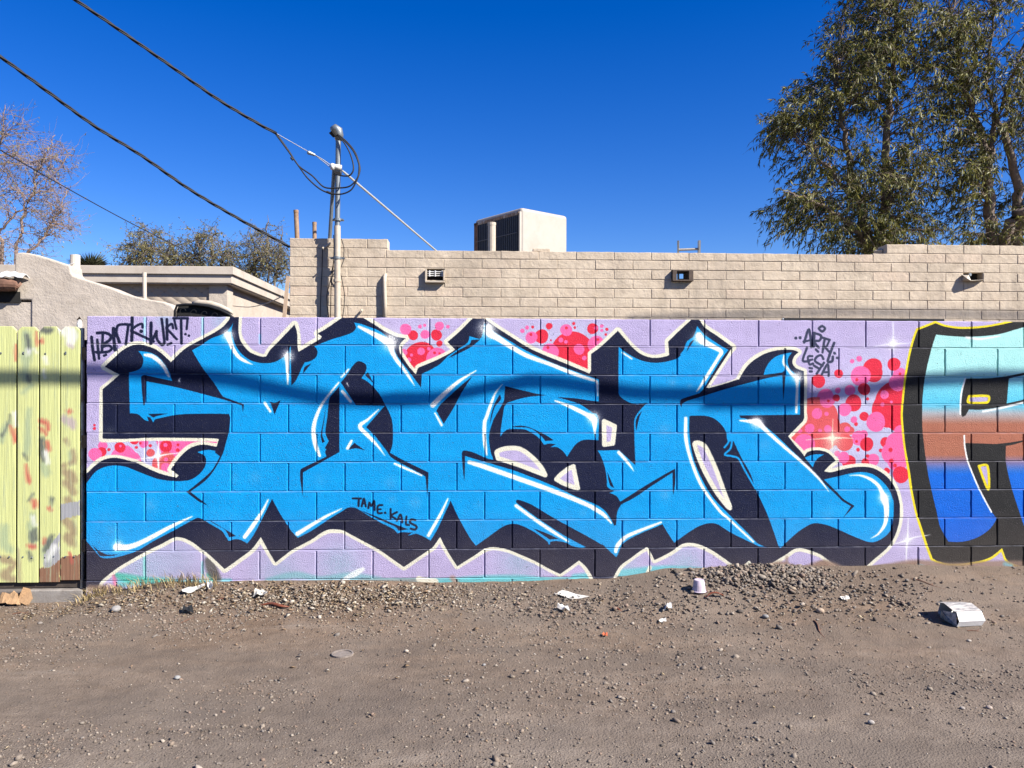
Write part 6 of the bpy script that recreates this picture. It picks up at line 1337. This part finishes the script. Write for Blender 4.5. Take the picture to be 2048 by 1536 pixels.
sheet('paper_scrap', ((-1.965, -0.209), (-1.841, -0.143), (-1.868, -0.085), (-1.993, -0.162)), M_PAPER, 'long torn white paper in the leaf litter', 'scrap', amp=.03, seed=10)
sheet('paper_scrap', ((-1.811, -0.182), (-1.774, -0.185), (-1.822, -0.063), (-1.851, -0.077)), M_PAPER, 'upright torn paper piece at the end of the long torn paper', 'scrap', amp=.04, seed=12)
sheet('plastic_scrap', ((-1.866, -0.484), (-1.787, -0.490), (-1.824, -0.423), (-1.871, -0.432)), plain('black_plastic', (.02, .02, .02), .4), 'black plastic scrap below the leaf litter', 'scrap', amp=.03, seed=13)
sheet('plastic_scrap', ((-1.481, -0.298), (-1.381, -0.310), (-1.424, -0.212), (-1.485, -0.228)), plain('pale_plastic', (.62, .58, .50), .5), 'pale torn plastic above the dark red pod', 'scrap', amp=.04, seed=14)
# crumpled paper bag by the gate
r = np.random.default_rng(7); q = (-3.202, -0.010)
bg = tag(empty('paper_bag', spot(q)), 'crumpled brown paper bag against the kerb under the gate', 'bag')
M_BAG = plain('brown_paper', (.40, .245, .13), .8, .15, 15, bump=.5, dist=.01)
mb = MB(); nx_, ny_ = 9, 6
for j in range(ny_ + 1):
    for i in range(nx_ + 1):
        u, w_ = i / nx_ * 2 - 1, j / ny_ * 2 - 1; mb.v.append((u * .10 + r.normal(0, .006), w_ * .055 + r.normal(0, .005), .085 * (1 - w_ * w_ * .7) * (1 - u ** 4 * .8) * r.uniform(.55, 1.15) + .004))
mb.f = [(j * (nx_ + 1) + i, j * (nx_ + 1) + i + 1, (j + 1) * (nx_ + 1) + i + 1, (j + 1) * (nx_ + 1) + i) for j in range(ny_) for i in range(nx_)]
mb.obj('bag_body', M_BAG, bg)
MB().add([(.07, -.03, .03), (.10, -.01, .12), (.13, .02, .10), (.12, -.04, .02), (.17, -.02, .045), (.16, -.06, .005)], [(0, 1, 2, 3), (3, 2, 4, 5), (0, 3, 5)]).obj('torn_mouth', M_BAG, bg)
# curled seed pods
def pod(q, L, rz, label, arch=.25, m=plain('dark_red_pod', (.20, .060, .030), .45, .25, 40)):
    P = [((t - .5) * L, .06 * L * math.sin(t * 6), arch * L * math.sin(math.pi * t) * .5 + .008) for t in np.linspace(0, 1, 12)]
    R = [.25 + .75 * math.sin(math.pi * t) ** .6 for t in np.linspace(0, 1, 12)]
    e = tag(empty('seed_pod', spot(q), rz=rz), label, 'seed pod'); mb = MB(); mb.tube(P, [L * .055 * k_ for k_ in R], 8); mb.v = [(x, y * 1.5, z * .8) for x, y, z in mb.v]
    mb.obj('husk', m, e, smooth=True); MB().tube([P[0], (P[0][0] - L * .08, P[0][1] + .004, P[0][2] + .004)], .002, 5).obj('stalk', m, e)
pod((-1.314, -0.395), .20, -.15, 'long dark red seed pod among the leaf litter at left', .15)
pod((1.546, -0.396), .13, .25, 'curled red brown seed pod right of the cup', .5)
pod((0.881, -0.474), .085, -.8, 'curled dark seed pod between the paper sheet and the cup', .4)
pod((-1.678, -0.288), .05, .9, 'small dark pod under the torn paper', .3)
# twigs
def twig(a, b_, rad, label):
    A, B = Vector(spot(a)), Vector(spot(b_)); e = tag(empty('twig', A), label, 'twig'); P = []
    for i in range(9):
        t = i / 8; c_ = A.lerp(B, t); c_.z = gz(c_.x, c_.y) + rad * .6 + .004 * math.sin(t * 5); c_.x += .006 * math.sin(t * 7); P.append(c_ - A)
    MB().tube(P, [rad * (1 - .5 * i / 8) for i in range(9)], 6).obj('stem', plain('twig_bark', (.20, .10, .065), .8, .3, 40), e)
    MB().tube([P[5], P[5] + Vector((.02, .014, .008))], rad * .5, 5).obj('side_twig', e.children[0].data.materials[0], e)
twig((-1.826, -0.597), (-1.766, -0.513), .003, 'thin red twig left of the leaf litter'); twig((2.979, -0.193), (3.142, -0.318), .004, 'dark stick in the soil under the right hand lettering'); twig((2.066, -0.717), (2.031, -0.932), .005, 'short brown stick below the round tan stone')
twig((-3.032, -0.258), (-2.910, -0.245), .004, 'straw coloured stick in front of the gate'); twig((2.955, -0.846), (3.050, -0.858), .003, 'thin reddish stick below the white carton')
# small round utility lid in the dirt
q = (-0.756, -1.098); e = tag(empty('utility_lid', spot(q)), 'small round metal utility lid set in the dirt', 'lid')
M_LID = plain('rusty_lid', (.26, .215, .185), .7, .25, 40)
NS = 28
def disc(r0_, r1_, z0_, z1_): 
    mb = MB(); mb.v = [(rr_ * math.cos(6.2832 * i / NS), rr_ * math.sin(6.2832 * i / NS), z) for rr_, z in ((r0_, z0_), (r0_, z1_), (r1_, z1_), (r1_, z0_)) for i in range(NS)]
    mb.f = [(a * NS + i, (a + 1) * NS + i, (a + 1) * NS + (i + 1) % NS, a * NS + (i + 1) % NS) for a in range(3) for i in range(NS)]; return mb
disc(.060, .050, -.01, .011).obj('ring', M_LID, e); mb = disc(.047, .001, -.01, .007); mb.obj('cover', M_LID, e)
